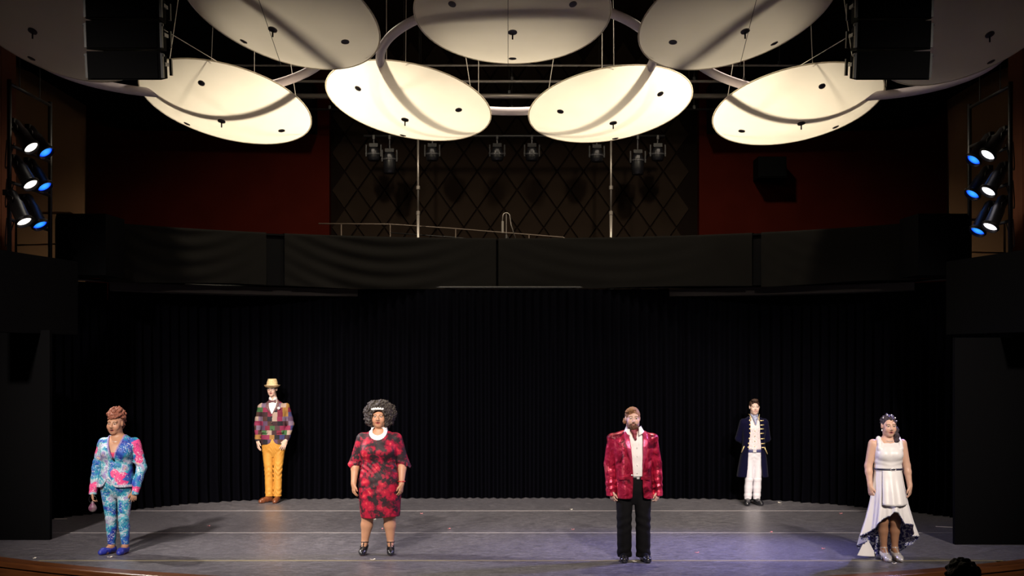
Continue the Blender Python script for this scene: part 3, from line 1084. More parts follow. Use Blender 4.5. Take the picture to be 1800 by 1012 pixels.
class Field:
    def __init__(self, xs, ys, zs):
        self.ax = [axis(a) for a in (xs, ys, zs)]
        self.F = np.full([len(a) for a in self.ax], 0.5, np.float32)

    def grid(self, lo=None, hi=None, pad=0.0):
        sl, g = [], []
        for d in range(3):
            a = self.ax[d]
            if lo is None:
                i, j = 0, len(a)
            else:
                i = int(np.searchsorted(a, lo[d] - pad))
                j = int(np.searchsorted(a, hi[d] + pad))
            sl.append(slice(i, j))
            sh = [1, 1, 1]
            sh[d] = -1
            g.append(a[i:j].reshape(sh))
        return tuple(sl), g

    def add(self, prim, k=0.01):
        fn, lo, hi = prim
        sl, g = self.grid(lo, hi, k + 0.02)
        sub = self.F[sl]
        if sub.size:
            self.F[sl] = smin(sub, fn(*g), k)
        return self

    def cut(self, prim, k=0.003):
        fn, lo, hi = prim
        sl, g = self.grid(lo, hi, k + 0.02)
        sub = self.F[sl]
        if sub.size:
            self.F[sl] = smax(sub, -fn(*g), k)
        return self

    def keep(self, fn, k=0.003):                   # intersection with fn<0 everywhere
        _, g = self.grid()
        self.F = smax(self.F, fn(*g).astype(np.float32), k).astype(np.float32)
        return self

    def ripple(self, fn):
        _, g = self.grid()
        self.F = (self.F + fn(*g)).astype(np.float32)
        return self

    def clone(self):
        o = Field.__new__(Field)
        o.ax = self.ax
        o.F = self.F.copy()
        return o

    def mesh(self):
        F = self.F
        F[0], F[-1] = 0.5, 0.5
        F[:, 0], F[:, -1] = 0.5, 0.5
        F[:, :, 0], F[:, :, -1] = 0.5, 0.5
        ins = F < 0
        c = ins[:-1, :-1, :-1].astype(np.int8)
        tot = np.zeros_like(c)
        for di in (0, 1):
            for dj in (0, 1):
                for dk in (0, 1):
                    tot += ins[di:di + c.shape[0], dj:dj + c.shape[1], dk:dk + c.shape[2]]
        I, J, K = np.nonzero((tot > 0) & (tot < 8))
        val = {}
        for di in (0, 1):
            for dj in (0, 1):
                for dk in (0, 1):
                    val[(di, dj, dk)] = F[I + di, J + dj, K + dk].astype(np.float64)
        acc = np.zeros((len(I), 3))
        num = np.zeros(len(I))
        cs = list(val)
        for a in cs:
            for d in range(3):
                if a[d] == 1:
                    continue
                b_ = list(a)
                b_[d] = 1
                va, vb = val[a], val[tuple(b_)]
                cr = (va < 0) != (vb < 0)
                t = np.where(cr, va / np.where(cr, va - vb, 1), 0)
                p = np.zeros((len(I), 3))
                p[:] = a
                p[:, d] = t
                acc += p * cr[:, None]
                num += cr
        acc /= num[:, None]
        V = np.empty_like(acc)
        for d, ii in enumerate((I, J, K)):
            a = self.ax[d].astype(np.float64)
            V[:, d] = a[ii] + acc[:, d] * (a[ii + 1] - a[ii])
        idx = np.full(c.shape, -1, np.int32)
        idx[I, J, K] = np.arange(len(I))
        Q = []
        for d in range(3):
            s0 = [slice(None)] * 3
            s1 = [slice(None)] * 3
            s0[d], s1[d] = slice(0, -1), slice(1, None)
            A, B = ins[tuple(s0)], ins[tuple(s1)]
            i, j, k_ = np.nonzero(A != B)
            flip = A[i, j, k_]
            P = [i, j, k_]
            u, w = [(1, 2), (2, 0), (0, 1)][d]
            ok = (P[u] > 0) & (P[w] > 0) & (P[u] < c.shape[u]) & (P[w] < c.shape[w])
            P = [p[ok] for p in P]
            flip = flip[ok]

            def cell(du, dw):
                q = [p.copy() for p in P]
                q[u] = q[u] + du
                q[w] = q[w] + dw
                return idx[q[0], q[1], q[2]]
            quad = np.c_[cell(-1, -1), cell(0, -1), cell(0, 0), cell(-1, 0)]
            quad[~flip] = quad[~flip][:, ::-1]
            Q.append(quad)
        Q = np.concatenate(Q)
        # two light smoothing passes
        for _ in range(2):
            s = np.zeros_like(V)
            n = np.zeros(len(V))
            for e in range(4):
                a, b_ = Q[:, e], Q[:, (e + 1) % 4]
                for dd in range(3):
                    s[:, dd] += np.bincount(a, V[b_, dd], len(V)) + np.bincount(b_, V[a, dd], len(V))
                n += np.bincount(a, minlength=len(V)) + np.bincount(b_, minlength=len(V))
            V = V * 0.55 + 0.45 * s / np.maximum(n, 1)[:, None]
        return V, Q


def largest(V, Q):
    """drop loose crumbs: keep the biggest connected piece"""
    lab = np.arange(len(V))
    while True:
        m_ = lab[Q].min(1)
        new = lab.copy()
        for e in range(4):
            np.minimum.at(new, Q[:, e], m_)
        new = new[new]
        if (new == lab).all():
            break
        lab = new
    best = np.bincount(lab).argmax()
    keep = lab == best
    idx = np.cumsum(keep) - 1
    return V[keep], idx[Q[keep[Q[:, 0]]]]


def cone(a, b, r1, r2=None, sy=1.0):
    r2 = r1 if r2 is None else r2
    a, b = np.array(a, float), np.array(b, float)
    ba = b - a
    L2 = max(ba.dot(ba), 1e-9)

    def fn(x, y, z):
        px, py, pz = x - a[0], y - a[1], z - a[2]
        t = np.clip((px * ba[0] + py * ba[1] + pz * ba[2]) / L2, 0, 1)
        dx, dy, dz = px - t * ba[0], (py - t * ba[1]) / sy, pz - t * ba[2]
        return np.sqrt(dx * dx + dy * dy + dz * dz) - (r1 + (r2 - r1) * t)
    r = max(r1, r2) * max(1, sy)
    return fn, np.minimum(a, b) - r, np.maximum(a, b) + r


def ell(c, r, R=None):
    c, r = np.array(c, float), np.array(r, float)

    def fn(x, y, z):
        px, py, pz = x - c[0], y - c[1], z - c[2]
        if R is not None:
            px, py, pz = (R[0][0] * px + R[1][0] * py + R[2][0] * pz, R[0][1] * px + R[1][1] * py + R[2][1] * pz, R[0][2] * px + R[1][2] * py + R[2][2] * pz)
        k0 = np.sqrt((px / r[0]) ** 2 + (py / r[1]) ** 2 + (pz / r[2]) ** 2) + 1e-9
        k1 = np.sqrt((px / r[0] ** 2) ** 2 + (py / r[1] ** 2) ** 2 + (pz / r[2] ** 2) ** 2) + 1e-9
        return k0 * (k0 - 1) / k1
    m_ = r if R is None else np.full(3, r.max())
    return fn, c - m_, c + m_


def smooth_table(zs, vals):
    zs = np.array(zs, float)
    o = np.argsort(zs)
    zs = zs[o]
    vals = np.array(vals, float)[o]
    zz = np.linspace(zs[0], zs[-1], 200)
    vv = np.interp(zz, zs, vals)
    kk = np.hanning(25)
    kk /= kk.sum()
    p = np.r_[np.full(12, vv[0]), vv, np.full(12, vv[-1])]
    # keep the slope at the ends
    p[:12] = vv[0] - (vv[1:13][::-1] - vv[0])
    p[-12:] = vv[-1] - (vv[-13:-1][::-1] - vv[-1])
    vv = np.convolve(p, kk, 'valid')
    return zz, vv


def loft(rows, off=0.0, n=2.3, zpad=(0, 0)):
    """rows: (z, cx, cy, half width, half depth)"""
    T = [smooth_table([r[0] for r in rows], [r[i] for r in rows]) for i in range(1, 5)]
    z0 = min(r[0] for r in rows) - zpad[0]
    z1 = max(r[0] for r in rows) + zpad[1]

    def fn(x, y, z):
        cx_, cy_, wx, wy = (np.interp(z, *t) for t in T)
        wx = wx + off
        wy = wy + off
        rho = (np.abs((x - cx_) / wx) ** n + np.abs((y - cy_) / wy) ** n) ** (1 / n)
        d = (rho - 1) * np.minimum(wx, wy) * 1.05
        return smax(d, np.maximum(z0 - z, z - z1), 0.012)
    mw = max(r[3] for r in rows) + off + 0.05
    md = max(r[4] for r in rows) + off + 0.05
    xs_ = [r[1] for r in rows]
    ys_ = [r[2] for r in rows]
    return fn, np.array([min(xs_) - mw, min(ys_) - md, z0]), np.array([max(xs_) + mw, max(ys_) + md, z1])


def rotm(yaw=0, pitch=0, roll=0):
    return np.array(Matrix.Rotation(yaw, 3, 'Z') @ Matrix.Rotation(pitch, 3, 'X') @ Matrix.Rotation(roll, 3, 'Y'))


def head(c, s, R, mouth=0.0, wide=1.0, jaw=1.0, nose=1.0):
    c = np.array(c, float)

    def e(cc, rr):
        return ell(cc, rr)[0]

    def cn(a, b, r1, r2=None):
        return cone(a, b, r1, r2)[0]

    def fn(x, y, z):
        px, py, pz = (x - c[0]) / s, (y - c[1]) / s, (z - c[2]) / s
        X = (R[0][0] * px + R[1][0] * py + R[2][0] * pz) / wide
        Y = R[0][1] * px + R[1][1] * py + R[2][1] * pz
        Z = R[0][2] * px + R[1][2] * py + R[2][2] * pz
        d = e((0, .018, .028), (.073, .090, .086))(X, Y, Z)
        d = smin(d, e((0, -.022, -.035), (.058 * jaw, .066, .082))(X, Y, Z), .03)
        d = smin(d, e((0, -.054, -.094), (.028 * jaw, .024, .022))(X, Y, Z), .03)
        for sx in (-1, 1):
            d = smin(d, e((sx * .036, -.058, -.032), (.026 * jaw, .024, .030))(X, Y, Z), .025)
            d = smin(d, e((sx * .050 * jaw, -.005, -.075), (.012, .03, .022))(X, Y, Z), .03)
        d = smin(d, cn((-.040, -.070, .027), (.040, -.070, .027), .012)(X, Y, Z), .02)
        for sx in (-1, 1):
            d = smax(d, -e((sx * .031, -.099, .005), (.019, .017, .0115))(X, Y, Z), .012)
            d = smin(d, e((sx * .031, -.0725, .004), (.0145, .0135, .0120))(X, Y, Z), .003)
        d = smin(d, cn((0, -.084, .012), (0, -.1035, -.028), .0065, .0115 * nose)(X, Y, Z), .014)
        for sx in (-1, 1):
            d = smin(d, e((sx * .011 * nose, -.094, -.033), (.0085, .010, .008))(X, Y, Z), .008)
        # lips
        for sx in (-1, 1):
            d = smin(d, cn((0, -.0885, -.0575), (sx * .021, -.078, -.061), .0055, .003)(X, Y, Z), .006)
            d = smin(d, cn((0, -.0880, -.0695 - .008 * mouth), (sx * .020, -.078, -.0635 - .003 * mouth), .0065, .003)(X, Y, Z), .006)
        if mouth > 0:
            d = smax(d, -e((0, -.090, -.0635 - .004 * mouth), (.015, .018, .0035 + .005 * mouth))(X, Y, Z), .003)
        for sx in (-1, 1):
            d = smin(d, e((sx * .0745, .012, -.002), (.010, .019, .030))(X, Y, Z), .010)
        return d * s * 0.95
    b = 0.15 * s * max(1, wide)
    return fn, c - b, c + b


def to_head(V, c, s, R, wide=1.0):
    q = (V - np.array(c)) @ np.array(R) / s
    q[:, 0] /= wide
    return q


def capd(q, a, b):
    a, b = np.array(a, float), np.array(b, float)
    ba = b - a
    t = np.clip(((q - a) @ ba) / ba.dot(ba), 0, 1)
    return np.linalg.norm(q - a - t[:, None] * ba, axis=1)


def face_paint(V, col, c, s, R, wide, lip, brow, iris, mouth=0.0, brow_w=.0042, cheek=None):
    q = to_head(V, c, s, R, wide)
    inh = np.abs(q).max(1) < 0.16
    front = inh & (q[:, 1] < -.045)

    def put(mask, color, w=1.0):
        col[mask] = col[mask] * (1 - w) + np.array(color) * w
    if cheek is not None:
        for sx in (-1, 1):
            d = np.linalg.norm(q - np.array((sx * .04, -.075, -.032)), axis=1)
            w = np.clip(1 - d / .03, 0, 1) * 0.5
            mk = front & (w > 0)
            col[mk] = col[mk] * (1 - w[mk, None]) + np.array(cheek) * w[mk, None]
    for sx in (-1, 1):
        d = np.minimum(capd(q, (0, -.0885, -.0575), (sx * .021, -.080, -.0615)), capd(q, (0, -.0880, -.0695 - .008 * mouth), (sx * .020, -.080, -.064 - .003 * mouth)))
        put(front & (d < .0060), lip, 0.85)
        ex = (q[:, 0] - sx * .031) / .0140
        ez = (q[:, 2] - .003) / .0055
        eye = front & (ex ** 2 + ez ** 2 < 1)
        rim_ = front & (ex ** 2 + ez ** 2 < 1.9) & (q[:, 2] > .004)
        put(rim_, np.array(iris) * 0.6, 0.8)
        put(eye, (.42, .38, .36))
        put(front & (np.hypot(q[:, 0] - sx * .030, q[:, 2] - .0035) < .0068), iris)
        bd = np.minimum(capd(q * np.array([1, .3, 1]), (sx * .015, -.025, .0225), (sx * .032, -.025, .0275)), capd(q * np.array([1, .3, 1]), (sx * .032, -.025, .0275), (sx * .047, -.022, .0215)))
        put(front & (bd < brow_w), brow, 0.75)
        put(front & (np.linalg.norm(q - np.array((sx * .0065, -.099, -.040)), axis=1) < .005), np.array(lip) * .3, .7)
    if mouth > 0:
        put(front & (np.abs(q[:, 0]) < .015) & (np.abs(q[:, 2] + .0635 + .004 * mouth) < .0035 + .0045 * mouth) & (q[:, 1] > -.088), (.05, .012, .012))
    return col


def hand(F, wrist, d, n, t, s=1.0, curl=0.35, k=0.006):
    """wrist position, direction, palm normal, thumb side"""
    w = np.array(wrist, float)
    d, n, t = (np.array(v_, float) / np.linalg.norm(v_) for v_ in (d, n, t))
    t = t - d * d.dot(t)
    t /= np.linalg.norm(t)
    n = np.cross(d, t) * np.sign(np.cross(d, t).dot(n))
    R = np.stack([t, n, d], 1)
    F.add(ell(w + d * .048 * s, (.040 * s, .017 * s, .052 * s), R), .012)
    F.add(cone(w - d * .02, w + d * .03 * s, .025 * s, .024 * s), .02)
    for i in range(4):
        p = w + d * (.083 - .004 * abs(i - 1)) * s + t * (.031 - .0205 * i) * s
        dirv = d + t * (.10 - .075 * i)
        L = [.078, .086, .080, .062][i] * s
        ang = 0.0
        rr_ = .0092 * s
        for sgm, (fr, ca) in enumerate(((.42, .5), (.32, 1.0), (.26, .8))):
            ang += curl * ca
            dd = dirv * math.cos(ang) + n * math.sin(ang)
            dd /= np.linalg.norm(dd)
            q = p + dd * L * fr
            F.add(cone(p, q, rr_, rr_ * .9), .004 if sgm else .008)
            p, rr_ = q, rr_ * .9
    p = w + d * .022 * s + t * .026 * s
    dd = d * .78 + t * .55 + n * .25
    dd /= np.linalg.norm(dd)
    q = p + dd * .045 * s
    F.add(cone(p, q, .0135 * s, .0105 * s), .014)
    dd = d * .95 + t * .18 + n * .25
    dd /= np.linalg.norm(dd)
    F.add(cone(q, q + dd * .034 * s, .0105 * s, .0085 * s), .005)


def arm(F, S, E, W, r=(.052, .043, .027), k=.03):
    F.add(cone(S, E, r[0], r[1]), k)
    mid = [E[i] * .7 + W[i] * .3 for i in range(3)]
    F.add(cone(E, mid, r[1], r[1] * .98), k * .6)
    F.add(cone(mid, W, r[1] * .98, r[2]), k * .6)


def leg(F, Hp, Kn, An, r=(.085, .055, .036), calf=1.0, k=.03):
    F.add(cone(Hp, Kn, r[0], r[1]), k)
    mid = [Kn[i] * .65 + An[i] * .35 for i in range(3)]
    mid[1] += .012
    F.add(cone(Kn, mid, r[1] * .97, r[1] * .98 * calf), k * .7)
    F.add(cone(mid, An, r[1] * .98 * calf, r[2]), k * .7)


def foot(F, An, yaw, L=.235, heel=0.0, h=.032):
    a = np.array(An, float)
    dx, dy = math.sin(yaw), -math.cos(yaw)
    toe = a + np.array((dx * L * .68, dy * L * .68, -a[2] + .022))
    ball_ = a + np.array((dx * L * .45, dy * L * .45, -a[2] + .030))
    hl = a + np.array((-dx * L * .18, -dy * L * .18, -a[2] + .03 + heel))
    F.add(cone(a, ball_, .036, .034), .02)
    F.add(cone(ball_, toe, .036, .026), .02)
    F.add(cone(a, hl, .034, .028), .02)
    F.add(cone(hl, ball_, .026, .034), .02)


def shoe(An, yaw, L=.27, top=.085, heel=0.0, wide=1.0, toe=0.036, h=.006, kind='low'):
    """one shoe as its own field; returns verts, quads"""
    a = np.array(An, float)
    F = Field(*[[(a[d] - .24, a[d] + .24, h)] for d in (0, 1)], [(-.02, max(top, heel + .1) + .05, h)])
    dx, dy = math.sin(yaw), -math.cos(yaw)

    def P(f, side, z):
        return (a[0] + dx * L * f - dy * side, a[1] + dy * L * f + dx * side, z)
    F.add(cone(P(.22, 0, .045 + heel * .3), P(.50, 0, .040), .043 * wide, .044 * wide), .02)
    F.add(cone(P(.50, 0, .038), P(.66, 0, .030), .044 * wide, toe * wide), .02)
    F.add(cone(P(-.12, 0, .045 + heel), P(.22, 0, .045 + heel * .35), .036 * wide, .043 * wide), .02)
    F.add(cone(P(-.12, 0, .04 + heel), P(-.10, 0, top - .02), .035 * wide, .036 * wide), .02)
    F.add(cone(P(.0, 0, .06 + heel * .7), P(.02, 0, top - .01), .040 * wide, .042 * wide), .02)
    F.add(cone(P(-.02, 0, .07), P(.3, 0, .06), .03, .03), .03)
    if heel > .02:
        # leave the arch open and add the heel block
        cx_, cy_ = a[0] + dx * L * .1, a[1] + dy * L * .1
        F.cut(ell(P(.06, 0, -.005), (.06, .075, heel * .9 + .012)), .01)
        F.add(cone(P(-.15, 0, .03 + heel), P(-.16, 0, .012), .026, .014), .012)
    if kind == 'pump':                             # open instep
        c_ = P(.10, 0, .095 + heel * .75)
        F.cut(ell(c_, (.046, .085, .050), rotm(-yaw) if False else rotm(yaw)), .006)
    F.keep(lambda x, y, z: np.maximum(.002 - z, z - top) + 0 * x + 0 * y, .004)
    return F.mesh()


def sheet_cut(tab, side=0, y_max=0.0, cx=0.0, zlo=-1, zhi=9):
    """front opening: |x-cx| < w(z), y < y_max"""
    zz = [t_[0] for t_ in tab]
    o = np.argsort(zz)
    zz = np.array(zz)[o]
    lft = np.array([t_[1] for t_ in tab])[o]
    rgt = np.array([t_[2] for t_ in tab])[o]

    def fn(x, y, z):
        a, b = np.interp(z, zz, lft), np.interp(z, zz, rgt)
        d = np.maximum(a - x, x - b)
        return np.maximum(np.maximum(d, y - y_max), np.maximum(zlo - z, z - zhi))
    return fn, np.array([lft.min() - .05, -.5, max(zlo, zz[0] - .1)]), np.array([rgt.max() + .05, y_max + .02, min(zhi, zz[-1] + .1)])


def curls(F, c, r, n, rad, rng, keep=None, k=.006, jit=.12):
    for i in range(n):
        u = rng.normal(size=3)
        u /= np.linalg.norm(u)
        if keep is not None and not keep(u):
            continue
        p = np.array(c) + u * np.array(r) * (1 + jit * (rng.random() - .5))
        rr_ = rad * (0.7 + .6 * rng.random())
        F.add(ell(p, (rr_, rr_, rr_)), k)


def skin_mat():
    m = mat('skin', (0.5, 0.35, 0.25), 0.48, spec=0.4, bump=(120, 0.05, 0.002))
    nt, b = nodes_of(m)
    a = nt.nodes.new('ShaderNodeAttribute')
    a.attribute_name = 'Col'
    nt.links.new(a.outputs['Color'], b.inputs['Base Color'])
    b.inputs['Subsurface Weight'].default_value = 0.08
    b.inputs['Subsurface Radius'].default_value = (0.012, 0.005, 0.003)
    b.inputs['Subsurface Scale'].default_value = 0.5
    return m


M['skin'] = skin_mat()


def fabric(name, **kw):
    return mat(name, **kw)


BX = [(-.46, .46, .0055)]
BY = [(-.30, .26, .006)]


def body_field(top, zlow=0.0, hx=0.0, hz=None, by=None):
    chin = (hz or top - .25) - .03
    return Field([(-.46, hx - .11, .0054), (hx - .11, hx + .11, .0042), (hx + .11, .46, .0054)], by or [(-.20, .22, .0054)], [(-.02, .6, .0085), (.6, 1.0, .0054), (1.0, chin, .0095), (chin, top + .03, .0042)])
def fm(name, F, m, parent, col=None):
    V, Q = F.mesh() if isinstance(F, Field) else F
    if name == 'hair':
        V, Q = largest(V, Q)
    return np_mesh(name, V, Q, m, parent, col)


def tex_nodes(m):
    nt, b = nodes_of(m)
    tc = nt.nodes.new('ShaderNodeTexCoord')
    return nt, b, tc.outputs['Object']


def add_bump(nt, b, height, strength=0.3, dist=0.004):
    bp = nt.nodes.new('ShaderNodeBump')
    bp.inputs['Strength'].default_value = strength
    bp.inputs['Distance'].default_value = dist
    nt.links.new(height, bp.inputs['Height'])
    nt.links.new(bp.outputs[0], b.inputs['Normal'])


def noise(nt, vec, scale, detail=4, dist=0.0):
    n = nt.nodes.new('ShaderNodeTexNoise')
    n.inputs['Scale'].default_value = scale
    n.inputs['Detail'].default_value = detail
    n.inputs['Distortion'].default_value = dist
    nt.links.new(vec, n.inputs['Vector'])
    return n


def voro(nt, vec, scale, feature='F1'):
    n = nt.nodes.new('ShaderNodeTexVoronoi')
    n.feature = feature
    n.inputs['Scale'].default_value = scale
    nt.links.new(vec, n.inputs['Vector'])
    return n


def blob(nt, vec, c, r):                           # 1 inside a soft ball of the cloth print
    d = nt.nodes.new('ShaderNodeVectorMath')
    d.operation = 'DISTANCE'
    nt.links.new(vec, d.inputs[0])
    d.inputs[1].default_value = c
    mr = nt.nodes.new('ShaderNodeMapRange')
    mr.inputs['From Min'].default_value = r * 1.55
    mr.inputs['From Max'].default_value = r * 0.45
    nt.links.new(d.outputs['Value'], mr.inputs['Value'])
    return mr.outputs[0]


# --- printed suit cloth
def print_cloth(name, pinks):
    m = mat(name, (0.2, 0.4, 0.6), 0.55, spec=0.3)
    nt, b, vec = tex_nodes(m)
    n1 = noise(nt, vec, 5.2, 3, 0.8)
    r1 = ramp(nt, [(0.36, (0.015, 0.02, 0.24)), (0.43, (0.02, 0.09, 0.38)), (0.48, (0.012, 0.19, 0.34)), (0.53, (0.05, 0.32, 0.42)), (0.58, (0.36, 0.45, 0.52)), (0.63, (0.24, 0.20, 0.46)), (0.70, (0.50, 0.36, 0.27))])
    nt.links.new(n1.outputs['Fac'], r1.inputs[0])
    col = r1.outputs[0]
    pk = None
    for c, r in pinks:
        s = blob(nt, vec, c, r)
        pk = s if pk is None else math_n(nt, 'MAXIMUM', pk, s)
    if pk is not None:
        n4 = noise(nt, vec, 14, 2)
        jag = math_n(nt, 'GREATER_THAN', math_n(nt, 'ADD', pk, math_n(nt, 'MULTIPLY', n4.outputs['Fac'], 0.9)), 0.95)
        col = mix_n(nt, jag, col, (0.62, 0.05, 0.20))
    # fish-scale / petal outlines
    v1 = noise(nt, vec, 58, 3, 0.6)
    lt = ramp(nt, [(0.54, (0, 0, 0)), (0.60, (1, 1, 1))])
    nt.links.new(v1.outputs['Fac'], lt.inputs[0])
    n3 = noise(nt, vec, 9, 2)
    sel = math_n(nt, 'GREATER_THAN', n3.outputs['Fac'], 0.48)
    f_ = math_n(nt, 'MULTIPLY', lt.outputs[0], sel)
    col = mix_n(nt, math_n(nt, 'MULTIPLY', f_, 0.50), col, (0.72, 0.72, 0.78))
    v2 = noise(nt, vec, 52, 3, 1.0)
    dk = ramp(nt, [(0.36, (1, 1, 1)), (0.45, (0, 0, 0))])
    nt.links.new(v2.outputs['Fac'], dk.inputs[0])
    col = mix_n(nt, math_n(nt, 'MULTIPLY', dk.outputs[0], math_n(nt, 'SUBTRACT', 0.85, math_n(nt, 'MULTIPLY', sel, 0.35))), col, (0.02, 0.03, 0.14))
    nt.links.new(col, b.inputs['Base Color'])
    nb = noise(nt, vec, 16, 3)
    add_bump(nt, b, nb.outputs['Fac'], 0.5, 0.012)
    return m


# --- patchwork cloth
def patch_cloth():
    m = mat('patchwork', (0.3, 0.2, 0.2), 0.75, spec=0.2)
    nt, b, vec = tex_nodes(m)
    sp = nt.nodes.new('ShaderNodeSeparateXYZ')
    nt.links.new(vec, sp.inputs[0])
    zi = math_n(nt, 'FLOOR', math_n(nt, 'DIVIDE', sp.outputs[2], 0.072))
    wn = nt.nodes.new('ShaderNodeTexWhiteNoise')
    wn.noise_dimensions = '1D'
    nt.links.new(zi, wn.inputs['W'])
    xo = math_n(nt, 'ADD', sp.outputs[0], math_n(nt, 'MULTIPLY', wn.outputs['Value'], 0.09))
    xi = math_n(nt, 'FLOOR', math_n(nt, 'DIVIDE', xo, 0.078))
    cb = nt.nodes.new('ShaderNodeCombineXYZ')
    nt.links.new(xi, cb.inputs[0])
    nt.links.new(zi, cb.inputs[1])
    w2 = nt.nodes.new('ShaderNodeTexWhiteNoise')
    w2.noise_dimensions = '3D'
    nt.links.new(cb.outputs[0], w2.inputs['Vector'])
    cols = [(0.05, 0.02, 0.025), (0.22, 0.02, 0.05), (0.02, 0.02, 0.03), (0.10, 0.04, 0.05), (0.40, 0.20, 0.05), (0.06, 0.06, 0.20), (0.06, 0.16, 0.06), (0.50, 0.36, 0.30), (0.30, 0.03, 0.09), (0.13, 0.07, 0.14), (0.015, 0.015, 0.02), (0.48, 0.44, 0.42), (0.09, 0.04, 0.03), (0.22, 0.15, 0.24)]
    r = ramp(nt, [(i / len(cols), tuple(q * 0.72 for q in c)) for i, c in enumerate(cols)], 'CONSTANT')
    nt.links.new(w2.outputs['Value'], r.inputs[0])
    n = noise(nt, vec, 120, 2)
    col = mix_n(nt, math_n(nt, 'MULTIPLY', n.outputs['Fac'], 0.35), r.outputs[0], (0.03, 0.02, 0.03))
    nt.links.new(col, b.inputs['Base Color'])
    nb = noise(nt, vec, 22, 3)
    add_bump(nt, b, nb.outputs['Fac'], 0.35, 0.008)
    return m


# --- red floral dress cloth
def floral_cloth():
    m = mat('floral_red', (0.4, 0.02, 0.04), 0.6, spec=0.25)
    nt, b, vec = tex_nodes(m)
    nd = noise(nt, vec, 26, 3)
    vm = nt.nodes.new('ShaderNodeMix')
    vm.data_type = 'VECTOR'
    vm.inputs[0].default_value = 0.09
    nt.links.new(vec, vm.inputs[4])
    nt.links.new(nd.outputs['Color'], vm.inputs[5])
    v = voro(nt, vm.outputs[1], 11)
    r = ramp(nt, [(0.0, (0.30, 0.05, 0.04)), (0.06, (0.52, 0.10, 0.08)), (0.15, (0.50, 0.03, 0.05)), (0.24, (0.36, 0.006, 0.03)), (0.44, (0.28, 0.006, 0.028)), (0.50, (0.14, 0.005, 0.02)), (0.60, (0.12, 0.005, 0.02)), (0.64, (0.02, 0.010, 0.014))])
    nt.links.new(v.outputs['Distance'], r.inputs[0])
    n2 = noise(nt, vec, 5.5, 2)
    sel = ramp(nt, [(0.575, (0, 0, 0)), (0.595, (1, 1, 1))])
    nt.links.new(n2.outputs['Fac'], sel.inputs[0])
    n5 = noise(nt, vec, 16, 2)
    pet = ramp(nt, [(0.50, (0.014, 0.010, 0.014)), (0.54, (0.26, 0.010, 0.032))])
    nt.links.new(n5.outputs['Fac'], pet.inputs[0])
    col = mix_n(nt, math_n(nt, 'MULTIPLY', sel.outputs[0], 0.85), r.outputs[0], pet.outputs[0])
    nt.links.new(col, b.inputs['Base Color'])
    nb = noise(nt, vec, 14, 3)
    add_bump(nt, b, nb.outputs['Fac'], 0.4, 0.01)
    return m


# --- sequin cloth
def sequin_cloth():
    m = mat('sequin_red', (0.35, 0.01, 0.05), 0.28, 0.55, spec=0.8)
    nt, b, vec = tex_nodes(m)
    n = noise(nt, vec, 9, 5, 1.0)
    r = ramp(nt, [(0.36, (0.10, 0.002, 0.012)), (0.50, (0.42, 0.010, 0.045)), (0.60, (0.62, 0.025, 0.085)), (0.70, (0.72, 0.10, 0.13))])
    nt.links.new(n.outputs['Fac'], r.inputs[0])
    nt.links.new(r.outputs[0], b.inputs['Base Color'])
    v = voro(nt, vec, 105)
    n2 = noise(nt, vec, 15, 3)
    h = math_n(nt, 'ADD', math_n(nt, 'MULTIPLY', v.outputs['Color'], 0.9), math_n(nt, 'MULTIPLY', n2.outputs['Fac'], 1.5))
    add_bump(nt, b, h, 0.8, 0.007)
    return m


def lining_cloth():
    m = mat('blue_lining', (0.5, 0.5, 0.6), 0.6)
    nt, b, vec = tex_nodes(m)
    n = noise(nt, vec, 26, 3, 1.5)
    r = ramp(nt, [(0.44, (0.015, 0.015, 0.14)), (0.50, (0.05, 0.05, 0.24)), (0.56, (0.55, 0.57, 0.66))], 'LINEAR')
    nt.links.new(n.outputs['Fac'], r.inputs[0])
    nt.links.new(r.outputs[0], b.inputs['Base Color'])
    return m


def hair_mat(name, c, c2, scale=60):
    m = mat(name, c, 0.5, spec=0.35, var=(scale, c2), bump=(90, 0.9, 0.012))
    return m


def tube_part(name, pts, r, m, parent, n=8, closed=False):
    return MB().tube(pts, r, n, closed).build(name, m, parent, True)


WHITE = mat('white_shirt', (0.74, 0.70, 0.70), 0.7, spec=0.2, bump=(30, 0.4, 0.006))
GOLD = mat('gold_trim', (0.75, 0.58, 0.28), 0.35, 0.6)
SILVER = mat('silver_leather', (0.62, 0.58, 0.58), 0.3, 0.35)
BLACKLEATHER = mat('black_leather', (0.012, 0.012, 0.016), 0.25, spec=0.6)
PEARL = mat('pearl_white', (0.85, 0.82, 0.82), 0.25, spec=0.6)


def finish_body(F, root, skin, c, s, R, wide, lip, brow, iris, mouth, extra=None, **kw):
    V, Q = F.mesh()
    col = np.tile(np.array(skin, float), (len(V), 1))
    if extra is not None:
        extra(V, col)
    face_paint(V, col, c, s, R, wide, lip, brow, iris, mouth, **kw)
    return np_mesh('body', V, Q, M['skin'], root, col)


